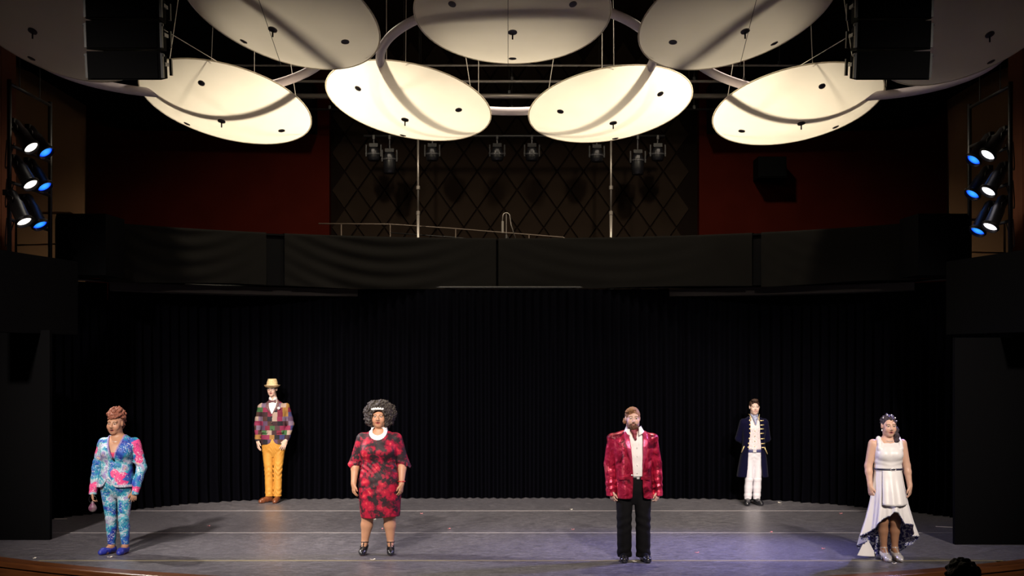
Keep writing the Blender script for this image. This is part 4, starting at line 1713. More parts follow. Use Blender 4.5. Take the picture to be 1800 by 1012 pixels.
# ================================================================== 1. woman in printed suit
def person_print():
    root = thing('person', 'person in blue and pink printed trouser suit with curly brown updo, blue flats', 'person', (-4.67, 15.45, 0))
    hc, hs, R = (-.012, -.012, 1.537), 1.07, rotm(-.16, .05, .02)
    wide = 1.07
    F = body_field(1.68, hx=-.01, hz=1.54)
    F.add(head(hc, hs, R, .9, wide, 1.08, 1.15), .01)
    F.add(cone((0, .02, 1.46), (.02, .02, 1.36), .058, .066), .03)
    F.add(loft([(.82, 0, 0, .15, .10), (.90, 0, 0, .175, .13), (1.09, .005, 0, .160, .118), (1.2, .02, -.01, .178, .145), (1.30, .03, -.005, .185, .115), (1.36, .03, .01, .14, .085), (1.405, .02, .02, .07, .06)]), .03)
    WL, WR = (-.270, -.03, .735), (.228, -.05, .745)
    arm(F, (-.15, .01, 1.305), (-.237, .03, 1.03), WL, (.058, .045, .030))
    arm(F, (.21, .01, 1.305), (.285, .04, 1.02), WR, (.058, .045, .030))
    hand(F, WL, (0.02, -.1, -1), (1, 0, .05), (.1, -1, 0), .92, .75)
    hand(F, WR, (-.12, -.1, -1), (-.5, .8, 0), (-.9, -.4, 0), .92, .55)
    AL, AR = (-.068, .035, .085), (.092, .035, .085)
    leg(F, (-.095, .01, .80), (-.066, 0, .42), AL, (.09, .055, .038))
    leg(F, (.098, .01, .80), (.083, 0, .42), AR, (.09, .055, .038))
    foot(F, AL, -.5)
    foot(F, AR, -.12)

    def ex(V, col):
        pass
    finish_body(F, root, (.36, .185, .115), hc, hs, R, wide, (.26, .06, .05), (.03, .015, .01), (.02, .01, .008), .9, cheek=(.45, .18, .12))
    # jacket
    rows = [(.785, -.015, 0, .212, .17), (.90, -.005, 0, .205, .16), (1.0, 0, 0, .188, .145), (1.09, .005, 0, .180, .136), (1.2, .02, -.01, .195, .160), (1.28, .03, -.005, .205, .140), (1.345, .03, .005, .17, .105), (1.40, .02, .02, .095, .075)]
    J = Field([(-.40, .42, .0055)], [(-.28, .22, .0055)], [(.66, 1.45, .0055)])
    J.add(loft(rows), .01)
    for sx in (-.075, .105):
        J.add(ell((sx, -.105, 1.20), (.078, .075, .07)), .05)
    for S, E, W in (((-.15, .01, 1.30), (-.237, .03, 1.03), (-.270, -.025, .72)), ((.21, .01, 1.30), (.285, .04, 1.02), (.228, -.045, .725))):
        J.add(cone(S, E, .074, .060), .03)
        J.add(cone(E, W, .059, .048), .02)
    J.ripple(lambda x, y, z: .0030 * np.sin(75 * z + 28 * x) * np.exp(-((z - 1.06) / .08) ** 2) + .0022 * np.sin(62 * z + 14 * y) * (np.abs(x - .01) > .22))
    hemf = lambda x: .80 + .10 * np.exp(-((x + .05) / .05) ** 2)
    zone = lambda x, y, z: np.where((np.abs(x - .0) < .205) & (z < .95), hemf(x) - z, -.05) + 0 * y
    J.keep(lambda x, y, z: zone(x, y, z) * .8, .002)
    vt = [(1.50, -.10, .12), (1.40, -.075, .095), (1.30, -.055, .065), (1.20, -.018, .028), (1.15, .0, .012), (1.13, .012, .0)]
    keepJ = J.clone()
    J.cut(sheet_cut(vt, y_max=.0, zlo=1.13), .003)
    J.keep(lambda x, y, z: (.703 - z) + 0 * x + 0 * y, .002)
    pinks = [((.275, 0, 1.26), .10), ((.275, -.02, 1.12), .05), ((-.225, 0, 1.22), .05), ((-.27, 0, .78), .085), ((.235, -.03, .77), .06), ((.11, -.15, .90), .085), ((.02, -.15, .96), .05), ((-.05, -.1, 1.31), .02)]
    mj = print_cloth('printed_jacket_cloth', pinks)
    jk = fm('jacket', J, mj, root)
    # lapel band and hem band
    Lp = keepJ.clone()
    Lp.F -= .007
    zz = [t_[0] for t_ in vt][::-1]
    la, ra = [t_[1] for t_ in vt][::-1], [t_[2] for t_ in vt][::-1]

    def band(x, y, z):
        a, b_ = np.interp(z, zz, la), np.interp(z, zz, ra)
        out = np.minimum(x - a, b_ - x)            # >0 inside opening
        return np.maximum(np.maximum(out, -.022 - out), np.maximum(np.maximum(y - .03, 1.135 - z), z - 1.41))
    Lp.keep(band, .003)
    fm('lapel', Lp, mat('lapel_purple', (.30, .22, .42), .6, var=(60, (.12, .10, .30))), jk)
    Hb = J.clone()
    Hb.F -= .004
    Hb.keep(lambda x, y, z: np.maximum(z - hemf(x) - .026, np.abs(x) - .2) + 0 * y, .002)
    Hb.keep(lambda x, y, z: (y + .02) + 0 * x + 0 * z, .002)
    fm('hem_band', Hb, mat('hem_white', (.55, .56, .62), .6, var=(70, (.10, .12, .25))), jk)
    MB().ball((.008, -.178, 1.135), .013).build('button', BLACKLEATHER, jk, True)
    # pink camisole
    C = Field([(-.16, .18, .006)], [(-.22, .02, .006)], [(1.08, 1.30, .006)])
    C.add(loft([(1.05, .01, 0, .162, .13), (1.2, .02, -.01, .180, .150), (1.30, .03, -.005, .186, .118)]), .01)
    for sx in (-.06, .09):
        C.add(ell((sx, -.088, 1.19), (.070, .066, .055)), .03)
    C.keep(lambda x, y, z: 1.15 - z + 0 * x + 0 * y)
    C.keep(lambda x, y, z: z - 1.205 - 2.2 * np.maximum(np.abs(x - .005) - .02, 0) * .5 + 0 * y)
    fm('camisole', C, mat('camisole_pink', (.50, .03, .10), .6), root)
    # leggings
    T = Field([(-.28, .28, .0055)], [(-.22, .22, .006)], [(.06, .96, .006)])
    T.add(loft([(.66, 0, 0, .04, .05), (.70, 0, 0, .12, .09), (.78, 0, 0, .190, .135), (.88, 0, 0, .204, .160), (.955, 0, 0, .196, .150)]), .03)
    for Hp, Kn, An in (((-.100, .01, .80), (-.066, 0, .42), (-.068, .035, .10)), ((.102, .01, .80), (.083, 0, .42), (.092, .035, .10))):
        leg(T, Hp, Kn, An, (.098, .064, .044), 1.02, .02)
    T.ripple(lambda x, y, z: .0022 * np.sin(90 * z + 40 * np.abs(x)) * (np.exp(-((z - .45) / .10) ** 2) + np.exp(-((z - .18) / .07) ** 2)))
    T.keep(lambda x, y, z: .105 - z + 0 * x + 0 * y)
    fm('leggings', T, print_cloth('printed_legging_cloth', []), root)
    mb = mat('blue_flat', (.02, .03, .30), .45, bump=(60, .2, .003))
    for An, yw in ((AL, -.5), (AR, -.12)):
        fm('shoe', shoe(An, yw, .26, .085, 0, .95, .034, kind='pump'), mb, root)
    # hair: curly updo
    rng = np.random.default_rng(5)
    Hf = Field([(-.16, .16, .0045)], [(-.16, .18, .0045)], [(1.42, 1.80, .0045)])
    hcx = np.array(hc)
    Hf.add(ell(hcx + (0.006, .045, .070), (.083, .094, .074)), .02)
    Hf.add(ell(hcx + (.01, .07, .0), (.078, .062, .09)), .03)
    Hf.add(ell(hcx + (0.005, -.005, .11), (.070, .074, .058)), .03)
    Hf.add(ell(hcx + (0.0, -.066, .085), (.055, .024, .024)), .02)
    curls(Hf, hcx + (.006, .03, .085), (.096, .104, .100), 300, .015, rng, lambda u: u[2] > -.25 and not (u[1] < -.45 and u[2] < -.1), .003, .26)
    curls(Hf, hcx + (.012, .05, .03), (.098, .08, .10), 90, .013, rng, lambda u: u[1] > -.2, .003, .15)
    for i in range(46):
        u_ = rng.random() * 2 - 1
        q_ = hcx + (.068 * u_, -.093 + .035 * u_ * u_ + .012 * rng.random(), .066 + .05 * rng.random() + .01 * u_)
        Hf.add(ell(q_, (.011, .012, .013)), .003)
    Hf.cut(ell(hcx + (-.012, -.125, -.050), (.082, .122, .104)), .008)
    fm('hair', Hf, hair_mat('brown_curls', (.12, .035, .02), (.26, .09, .055)), root)
    # necklace
    tube_part('necklace', [(.012 + .075 * math.sin(w), .0 - .088 * math.cos(w) * 1.0 - .012, 1.372 - .045 * math.cos(w)) for w in np.linspace(-1.5, 1.5, 24)], .003, SILVER, root, 5)
    # small purse in the hand
    p = thing('hand_purse', 'small magenta and grey purse hanging from the hand of the printed suit wearer', 'purse', (-4.67 - .262, 15.45 - .06, .50))
    P = Field([(-.07, .07, .005)], [(-.06, .06, .005)], [(-.02, .18, .005)])
    P.add(ell((0, 0, .045), (.050, .030, .045)), .01)
    P.add(cone((0, 0, .05), (0, 0, .115), .038, .016, .7), .02)
    V, Q = P.mesh()
    fm('pouch', (V, Q), mat('purse_cloth', (.10, .008, .06), .5, var=(16, (.16, .15, .14))), p)
    tube_part('drawstring', [(.045 * math.sin(w) - .0, .0, .15 - .045 * math.cos(w)) for w in np.linspace(0, 2 * PI, 20)[:-1]], .003, BLACKLEATHER, p, 5, True)


# ================================================================== 2. man in patchwork jacket and straw hat
def person_patch():
    root = thing('person', 'person in patchwork jacket, mustard trousers and straw hat near the curtain', 'person', (-3.79, 20.8, 0))
    hc, hs, R = (-.022, -.01, 1.803), 1.0, rotm(-.06, .02, 0)
    F = body_field(1.93, hx=-.02, hz=1.80)
    F.add(head(hc, hs, R, .8, .97, .95), .01)
    F.add(cone((-.015, .02, 1.72), (0, .03, 1.57), .054, .060), .02)
    F.add(loft([(.88, 0, 0, .16, .11), (1.0, 0, 0, .165, .11), (1.2, 0, 0, .155, .10), (1.4, 0, .01, .18, .11), (1.52, 0, .01, .17, .09), (1.6, 0, .03, .07, .06)]), .03)
    WL, WR = (-.248, -.015, .985), (.212, -.095, .99)
    arm(F, (-.18, .02, 1.52), (-.262, .05, 1.25), WL, (.048, .042, .028))
    arm(F, (.18, .02, 1.52), (.262, .05, 1.25), WR, (.048, .042, .028))
    hand(F, WL, (.10, -.15, -1), (.7, .7, 0), (.5, -.8, 0), 1.02, .3)
    hand(F, WR, (-.42, -.12, -.95), (0, 1, -.1), (-1, -.1, .4), 1.02, .22)
    AL, AR = (-.072, .035, .09), (.056, .035, .09)
    leg(F, (-.085, .01, .92), (-.076, 0, .5), AL)
    leg(F, (.085, .01, .92), (.066, 0, .5), AR)
    finish_body(F, root, (.60, .40, .32), hc, hs, R, .97, (.42, .12, .11), (.13, .07, .04), (.05, .04, .04), .8, cheek=(.64, .30, .26))
    mp_ = patch_cloth()
    rows = [(.91, 0, .01, .200, .146), (1.05, 0, .01, .200, .135), (1.2, 0, .01, .195, .127), (1.35, 0, .01, .205, .132), (1.48, 0, .01, .215, .125), (1.55, 0, .015, .19, .10), (1.605, 0, .03, .10, .07)]
    J = Field([(-.38, .38, .0055)], [(-.24, .20, .0055)], [(.88, 1.66, .0055)])
    J.add(loft(rows), .01)
    for sx, S, E, W in ((-1, (-.19, .02, 1.515), (-.262, .05, 1.25), (-.248, -.008, 1.00)), (1, (.19, .02, 1.515), (.262, .05, 1.25), (.222, -.08, 1.015))):
        J.add(cone(S, E, .066, .057), .02)
        J.add(cone(E, W, .056, .045), .015)
    J.add(cone((-.02, .055, 1.60), (.02, .055, 1.60), .055, .055), .03)
    J.ripple(lambda x, y, z: .0025 * np.sin(60 * z + 20 * x) * (np.abs(x) > .2) + .0015 * np.sin(38 * z + 30 * x))
    J.keep(lambda x, y, z: np.where(np.abs(x) < .215, .925 + .045 * np.exp(-((x - .005) / .06) ** 2) * (y < 0) - z, -.03) + 0 * y)
    vt = [(1.70, -.10, .07), (1.60, -.072, .062), (1.52, -.058, .045), (1.43, -.02, .005), (1.405, -.008, -.008)]
    vb = [(1.02, .004, .004), (1.0, -.012, .014), (.93, -.045, .055)]
    full = J.clone()
    J.cut(sheet_cut(vt, y_max=.02, zlo=1.405), .003)
    J.cut(sheet_cut(vb, y_max=-.02, zlo=.9, zhi=1.02), .003)
    jk = fm('jacket', J, mp_, root)
    Lp = full.clone()
    Lp.F -= .007
    zz = [t_[0] for t_ in vt][::-1]
    la, ra = [t_[1] for t_ in vt][::-1], [t_[2] for t_ in vt][::-1]

    def band(x, y, z):
        a, b_ = np.interp(z, zz, la), np.interp(z, zz, ra)
        out = np.minimum(x - a, b_ - x)
        wd = np.interp(z, [1.40, 1.52, 1.62], [.0, .055, .03])
        return np.maximum(np.maximum(out, -wd - out), np.maximum(np.maximum(y - .03, 1.41 - z), z - 1.62))
    Lp.keep(band, .003)
    fm('lapel', Lp, mat('lapel_brown', (.08, .035, .04), .7, var=(40, (.14, .07, .08)), bump=(60, .2, .004)), jk)
    for z in (1.37, 1.27, 1.17):
        MB().ball((-.008, -.135, z), .011, s=(1, .5, 1)).build('button', BLACKLEATHER, jk, True)
    for sx in (-1, 1):
        MB().box((sx * .12, -.128, 1.13), (.10, .012, .03), Matrix.Rotation(-sx * .12, 3, 'Y')).build('pocket_flap', mp_, jk)
    f_ = MB()
    for w in range(5):
        f_.ball((.105 + .014 * math.cos(w * 1.257), -.140, 1.505 + .014 * math.sin(w * 1.257)), .010, 6, 4)
    f_.build('lapel_flower', PEARL, jk, True)
    # shirt
    S_ = Field([(-.17, .17, .0055)], [(-.18, .16, .0055)], [(.90, 1.68, .0055)])
    S_.add(loft([(.91, 0, .01, .185, .124), (1.2, 0, .01, .180, .112), (1.35, 0, .01, .188, .118), (1.48, 0, .01, .195, .112), (1.55, 0, .015, .16, .088), (1.6, 0, .03, .075, .062)]), .01)
    S_.add(cone((-.008, .03, 1.59), (-.012, .022, 1.655), .070, .066), .015)
    S_.cut(sheet_cut([(1.70, -.055, .035), (1.62, -.014, -.006), (1.60, -.01, -.01)], y_max=0, zlo=1.60))
    sh = fm('shirt', S_, WHITE, root)
    B = MB()
    for sx in (-1, 1):
        vv = [(-.010, -.062, 1.618), (-.010, -.062, 1.602), (-.010 + sx * .058, -.052, 1.640), (-.010 + sx * .058, -.052, 1.585), (-.010, -.044, 1.618), (-.010, -.044, 1.602), (-.010 + sx * .056, -.038, 1.638), (-.010 + sx * .056, -.038, 1.587)]
        B.add(vv, [(0, 1, 3, 2), (4, 6, 7, 5), (0, 2, 6, 4), (1, 5, 7, 3), (2, 3, 7, 6)])
    B.ball((-.010, -.056, 1.61), .014, 8, 6)
    o = B.build('bow_tie', mat('bow_tie', (.09, .02, .03), .5), root)
    # trousers
    T = Field([(-.24, .24, .0055)], [(-.20, .20, .006)], [(.07, 1.06, .006)])
    T.add(loft([(.72, 0, .0, .03, .05), (.80, 0, .0, .13, .095), (.88, 0, .0, .172, .118), (.95, 0, 0, .182, .128), (1.04, 0, 0, .176, .124)]), .03)
    for Hp, Kn, An in (((-.092, .01, .88), (-.076, 0, .5), (-.072, .03, .10)), ((.09, .01, .88), (.068, 0, .5), (.056, .03, .10))):
        T.add(cone(Hp, Kn, .096, .067), .012)
        T.add(cone(Kn, An, .067, .064), .01)
    T.ripple(lambda x, y, z: .0045 * np.sin(80 * z + 45 * np.abs(x) + 9 * np.sin(22 * x)) * (np.exp(-((z - .50) / .12) ** 2) + np.exp(-((z - .15) / .07) ** 2) + .6 * np.exp(-((z - .84) / .08) ** 2)))
    T.keep(lambda x, y, z: .095 - z + 0 * x + 0 * y)
    tr_ = fm('trousers', T, mat('mustard_cloth', (.46, .20, .022), .7, var=(9, (.56, .26, .035)), bump=(28, .4, .008)), root)
    ms = mat('brown_leather', (.15, .045, .018), .28, spec=.6)
    for An, yw in ((AL, -.62), (AR, -.05)):
        fm('shoe', shoe(An, yw, .29, .10, 0, .98, .036), ms, root)
    # hat and glasses
    hm = mat('straw', (.50, .36, .18), .75, var=(50, (.62, .48, .27)), bump=(160, .6, .004))
    hat_c = Vector((hc[0], hc[1] + .012, hc[2] + .045))
    hat = thing('straw_hat', 'x', 'hat')
    bpy.data.objects.remove(hat)
    cr = Field([(-.18, .16, .0055)], [(-.20, .22, .0055)], [(1.80, 2.0, .0055)])
    cr.add(loft([(hat_c.z, hat_c.x, hat_c.y, .090, .108), (hat_c.z + .06, hat_c.x, hat_c.y, .083, .10), (hat_c.z + .118, hat_c.x, hat_c.y, .066, .082)]), .0)
    cr.cut(ell((hat_c.x, hat_c.y - .005, hat_c.z + .142), (.022, .07, .028)), .02)
    for sx in (-1, 1):
        cr.cut(ell((hat_c.x + sx * .088, hat_c.y - .075, hat_c.z + .10), (.035, .04, .04)), .02)
    hat = fm('hat', cr, hm, root)
    v, f = [], []
    for i in range(40):
        w = 2 * PI * i / 40
        for rr_, dz in ((.98, .008), (1.25, -.004), (1.42, .004 - .014 * math.cos(w) ** 2 * -1), (1.40, -.004 + .014 * math.cos(w) ** 2), (1.22, -.012), (.98, .0)):
            v.append((hat_c.x + .088 * rr_ * math.cos(w), hat_c.y + .106 * rr_ * math.sin(w), hat_c.z + dz - .012 * math.sin(w) * -1 * (rr_ > 1.2)))
    for i in range(40):
        for j in range(6):
            f.append((i * 6 + j, ((i + 1) % 40) * 6 + j, ((i + 1) % 40) * 6 + (j + 1) % 6, i * 6 + (j + 1) % 6))
    obj('brim', v, f, mat('straw_dark', (.22, .14, .07), .8, bump=(160, .6, .004)), hat, True)
    band_pts = [(hat_c.x + .0905 * math.cos(w), hat_c.y + .1085 * math.sin(w), hat_c.z + .016) for w in np.linspace(0, 2 * PI, 33)[:-1]]
    tube_part('hat_band', band_pts, .009, mat('hat_band', (.55, .42, .26), .7), hat, 6, True)
    g = MB()
    for sx in (-1, 1):
        pts = [np.array(hc) + R @ np.array((sx * .033 + .023 * math.cos(w), -.098, .004 + .017 * math.sin(w))) for w in np.linspace(0, 2 * PI, 17)[:-1]]
        g.tube(pts, .0022, 5, True)
        g.tube([np.array(hc) + R @ np.array(q) for q in ((sx * .056, -.098, .008), (sx * .074, -.06, .008), (sx * .076, .01, .006))], .002, 5)
    g.tube([np.array(hc) + R @ np.array(q) for q in ((-.011, -.099, .006), (0, -.103, .009), (.011, -.099, .006))], .002, 5)
    fr = g.build('glasses', BLACKLEATHER, root, True)
    Hf = Field([(-.13, .10, .005)], [(-.10, .14, .005)], [(1.70, 1.93, .005)])
    Hf.add(ell(np.array(hc) + (0, .024, .025), (.080, .090, .092)), .01)
    Hf.cut(ell(np.array(hc) + (0, -.11, -.03), (.10, .115, .14)), .006)
    Hf.keep(lambda x, y, z: (hc[2] - .05) - z + 0 * x + 0 * y)
    fm('hair', Hf, hair_mat('light_brown_hair', (.10, .05, .025), (.16, .09, .05)), root)


# ================================================================== 3. woman in red floral dress
def person_floral():
    root = thing('person', 'person in knee-length red floral dress with rounded afro hair, white tiara and black heels', 'person', (-1.56, 15.4, 0))
    hc, hs, R = (-.004, -.012, 1.618), 1.05, rotm(-.04, -.02, 0)
    wide = 1.08
    F = body_field(1.76, hx=0, hz=1.618)
    F.add(head(hc, hs, R, .35, wide, 1.06, 1.2), .01)
    F.add(cone((0, .02, 1.53), (0, .03, 1.41), .060, .070), .03)
    F.add(loft([(.60, 0, 0, .215, .15), (.75, 0, 0, .225, .165), (.9, 0, 0, .22, .16), (1.1, 0, 0, .18, .13), (1.25, -.005, 0, .195, .135), (1.37, 0, .01, .175, .10), (1.43, 0, .015, .11, .08), (1.47, 0, .02, .07, .06)]), .03)
    WL, WR = (-.295, -.06, .835), (.268, -.10, .84)
    arm(F, (-.19, .01, 1.36), (-.283, .03, 1.09), WL, (.062, .050, .031))
    arm(F, (.185, .01, 1.36), (.270, .03, 1.09), WR, (.062, .050, .031))
    hand(F, WL, (.0, -.08, -1), (.75, .65, 0), (.55, -.8, 0), .95, .45)
    hand(F, WR, (-.08, -.08, -1), (-.75, .65, 0), (-.55, -.8, 0), .95, .45)
    AL, AR = (-.176, .03, .145), (.128, .03, .145)
    leg(F, (-.11, 0, .72), (-.137, 0, .45), AL, (.105, .072, .040), .98)
    leg(F, (.11, 0, .72), (.116, 0, .45), AR, (.105, .072, .040), .98)
    foot(F, AL, -.12, .225, .055)
    foot(F, AR, .10, .225, .055)
    finish_body(F, root, (.42, .215, .13), hc, hs, R, wide, (.28, .02, .03), (.03, .015, .01), (.02, .01, .008), .35, cheek=(.52, .20, .13))
    D = Field([(-.42, .42, .0058)], [(-.30, .26, .006)], [(.40, 1.52, .0058)])
    D.add(loft([(.435, .012, 0, .228, .160), (.55, .008, 0, .240, .172), (.75, .006, 0, .252, .188), (.9, .003, 0, .245, .182), (1.02, 0, 0, .217, .158), (1.10, 0, 0, .207, .150), (1.2, -.01, -.01, .222, .165), (1.3, -.01, 0, .222, .150), (1.4, 0, .01, .19, .11), (1.45, 0, .02, .12, .082)]), .01)
    for sx in (-.10, .085):
        D.add(ell((sx, -.115, 1.215), (.095, .080, .080)), .05)
    for sx, S, E in ((-1, (-.195, .01, 1.355), (-.294, .03, 1.055)), (1, (.19, .01, 1.355), (.282, .03, 1.055))):
        D.add(cone(S, E, .080, .068), .03)
        D.add(cone((E[0], E[1], E[2] + .03), (E[0] + sx * .012, E[1], E[2] - .03), .066, .080), .01)
        hm_ = (E[0] + sx * .01, E[1], E[2])
    fl = lambda x, y, z: np.where(np.abs(x) > .235, 1.035 + .012 * np.sin(90 * x + 70 * y) - z, -.03)
    D.keep(lambda x, y, z: np.where((np.abs(x) > .232) & (z > .90) & (z < 1.2), 1.035 + .010 * np.sin(80 * x) + .010 * np.sin(90 * y) - z, -.03), .002)
    D.ripple(lambda x, y, z: -.0045 * np.sin(95 * (z + .55 * (x - .0)) + 6 * np.sin(9 * x)) * np.exp(-((z - 1.03) / .085) ** 2) * (y < .02) - .003 * np.sin(70 * (z - .45 * x)) * np.exp(-((z - .80) / .10) ** 2) * (x < .03) * (y < 0))
    D.cut(ell((.01, -.10, 1.475), (.105, .15, .098)), .004)
    D.keep(lambda x, y, z: .442 + .012 * np.sin(9 * x) - z + 0 * y)
    dr = fm('dress', D, floral_cloth(), root)
    # shoes with T straps
    for An, yw in ((AL, -.12), (AR, .10)):
        s_ = fm('shoe', shoe(An, yw, .25, .115, .055, .92, .030, kind='pump'), BLACKLEATHER, root)
        dx, dy = math.sin(yw), -math.cos(yw)
        ring = [(An[0] + .044 * math.cos(w), An[1] + .046 * math.sin(w) - .004, .142 - .004 * math.sin(w)) for w in np.linspace(0, 2 * PI, 20)[:-1]]
        tube_part('ankle_strap', ring, .006, BLACKLEATHER, s_, 6, True)
        tube_part('t_strap', [(An[0] + dx * q, An[1] + dy * q, z) for q, z in ((.050, .140), (.078, .108), (.110, .082))], .007, BLACKLEATHER, s_, 6)
        tube_part('instep_strap', [(An[0] + dx * .068 + .04 * u, An[1] + dy * .068 + .012 * abs(u), .118 - .022 * abs(u)) for u in np.linspace(-1, 1, 9)], .006, BLACKLEATHER, s_, 6)
    # afro
    rng = np.random.default_rng(8)
    h = np.array(hc)
    Hf = Field([(-.24, .24, .005)], [(-.20, .24, .005)], [(1.46, 1.88, .005)])
    Hf.add(ell(h + (.006, .045, .045), (.182, .145, .145)), .02)
    Hf.add(ell(h + (.006, .045, -.03), (.168, .125, .105)), .04)
    curls(Hf, h + (.006, .045, .045), (.184, .148, .148), 520, .0135, rng, lambda u: u[2] > -.6, .003, .12)
    curls(Hf, h + (.006, .045, -.03), (.170, .128, .108), 220, .0135, rng, lambda u: u[2] < .3, .003, .12)
    Hf.cut(ell(h + (0, -.13, -.035), (.082, .15, .122)), .008)
    Hf.cut(ell(h + (0, -.05, -.11), (.075, .08, .06)), .01)
    fm('hair', Hf, hair_mat('dark_afro', (.012, .009, .008), (.045, .033, .028), 45), root)
    # tiara
    tb = MB()
    for i in range(15):
        u = (i - 7) / 7
        w = u * 1.05
        tb.ball((h[0] + .098 * math.sin(w), h[1] - .118 * math.cos(w), h[2] + .088 + .012 * (1 - abs(u)) + .006 * (i % 2)), .0085 + .003 * (i % 2), 8, 5)
    tb.tube([(h[0] + .098 * math.sin(w), h[1] - .116 * math.cos(w), h[2] + .083 + .010 * (1 - abs(w))) for w in np.linspace(-1.1, 1.1, 16)], .004, 5)
    tb.build('tiara', PEARL, root, True)
    Nk = Field([(-.15, .12, .0045)], [(-.17, .06, .0045)], [(1.32, 1.50, .0045)])
    Nk.add(cone((0, .02, 1.53), (0, .03, 1.41), .060, .070), .03)
    Nk.add(loft([(1.25, -.005, 0, .222, .150), (1.37, 0, .01, .185, .112), (1.43, 0, .015, .115, .085), (1.47, 0, .02, .07, .06)]), .03)
    Nk.F -= .023
    Nk.ripple(lambda x, y, z: .0025 * np.sin(420 * np.sqrt((x + .012) ** 2 + (z - 1.455) ** 2)) * 1.0 + .003 * np.sin(30 * np.arctan2(x + .012, 1.455 - z)) + 0 * y)
    Nk.keep(lambda x, y, z: np.maximum(np.sqrt(((x + .012) / .110) ** 2 + ((z - 1.455) / .106) ** 2) - 1, 1 - np.sqrt(((x + .012) / .066) ** 2 + ((z - 1.455) / .050) ** 2)) * .06 + 0 * y, .004)
    Nk.keep(lambda x, y, z: y - .035 + 0 * x + 0 * z)
    fm('bead_collar', Nk, PEARL, root)
    for sx in (-1, 1):
        e_ = MB().ball((h[0] + sx * .086, h[1] + .0, h[2] - .045), .009, 8, 5)
        e_.ball((h[0] + sx * .086, h[1] + .0, h[2] - .070), .006, 8, 5, (1, 1, 2))
        e_.cyl((h[0] + sx * .086, h[1], h[2] - .045), (h[0] + sx * .086, h[1], h[2] - .07), .002, 5)
        e_.build('earring', PEARL, root, True)
    rw = [(WR[0] + .040 * math.cos(w), WR[1] + .010 + .038 * math.sin(w), .868) for w in np.linspace(0, 2 * PI, 20)[:-1]]
    tube_part('bracelet', rw, .0075, mat('red_bracelet', (.40, .02, .02), .4), root, 6, True)
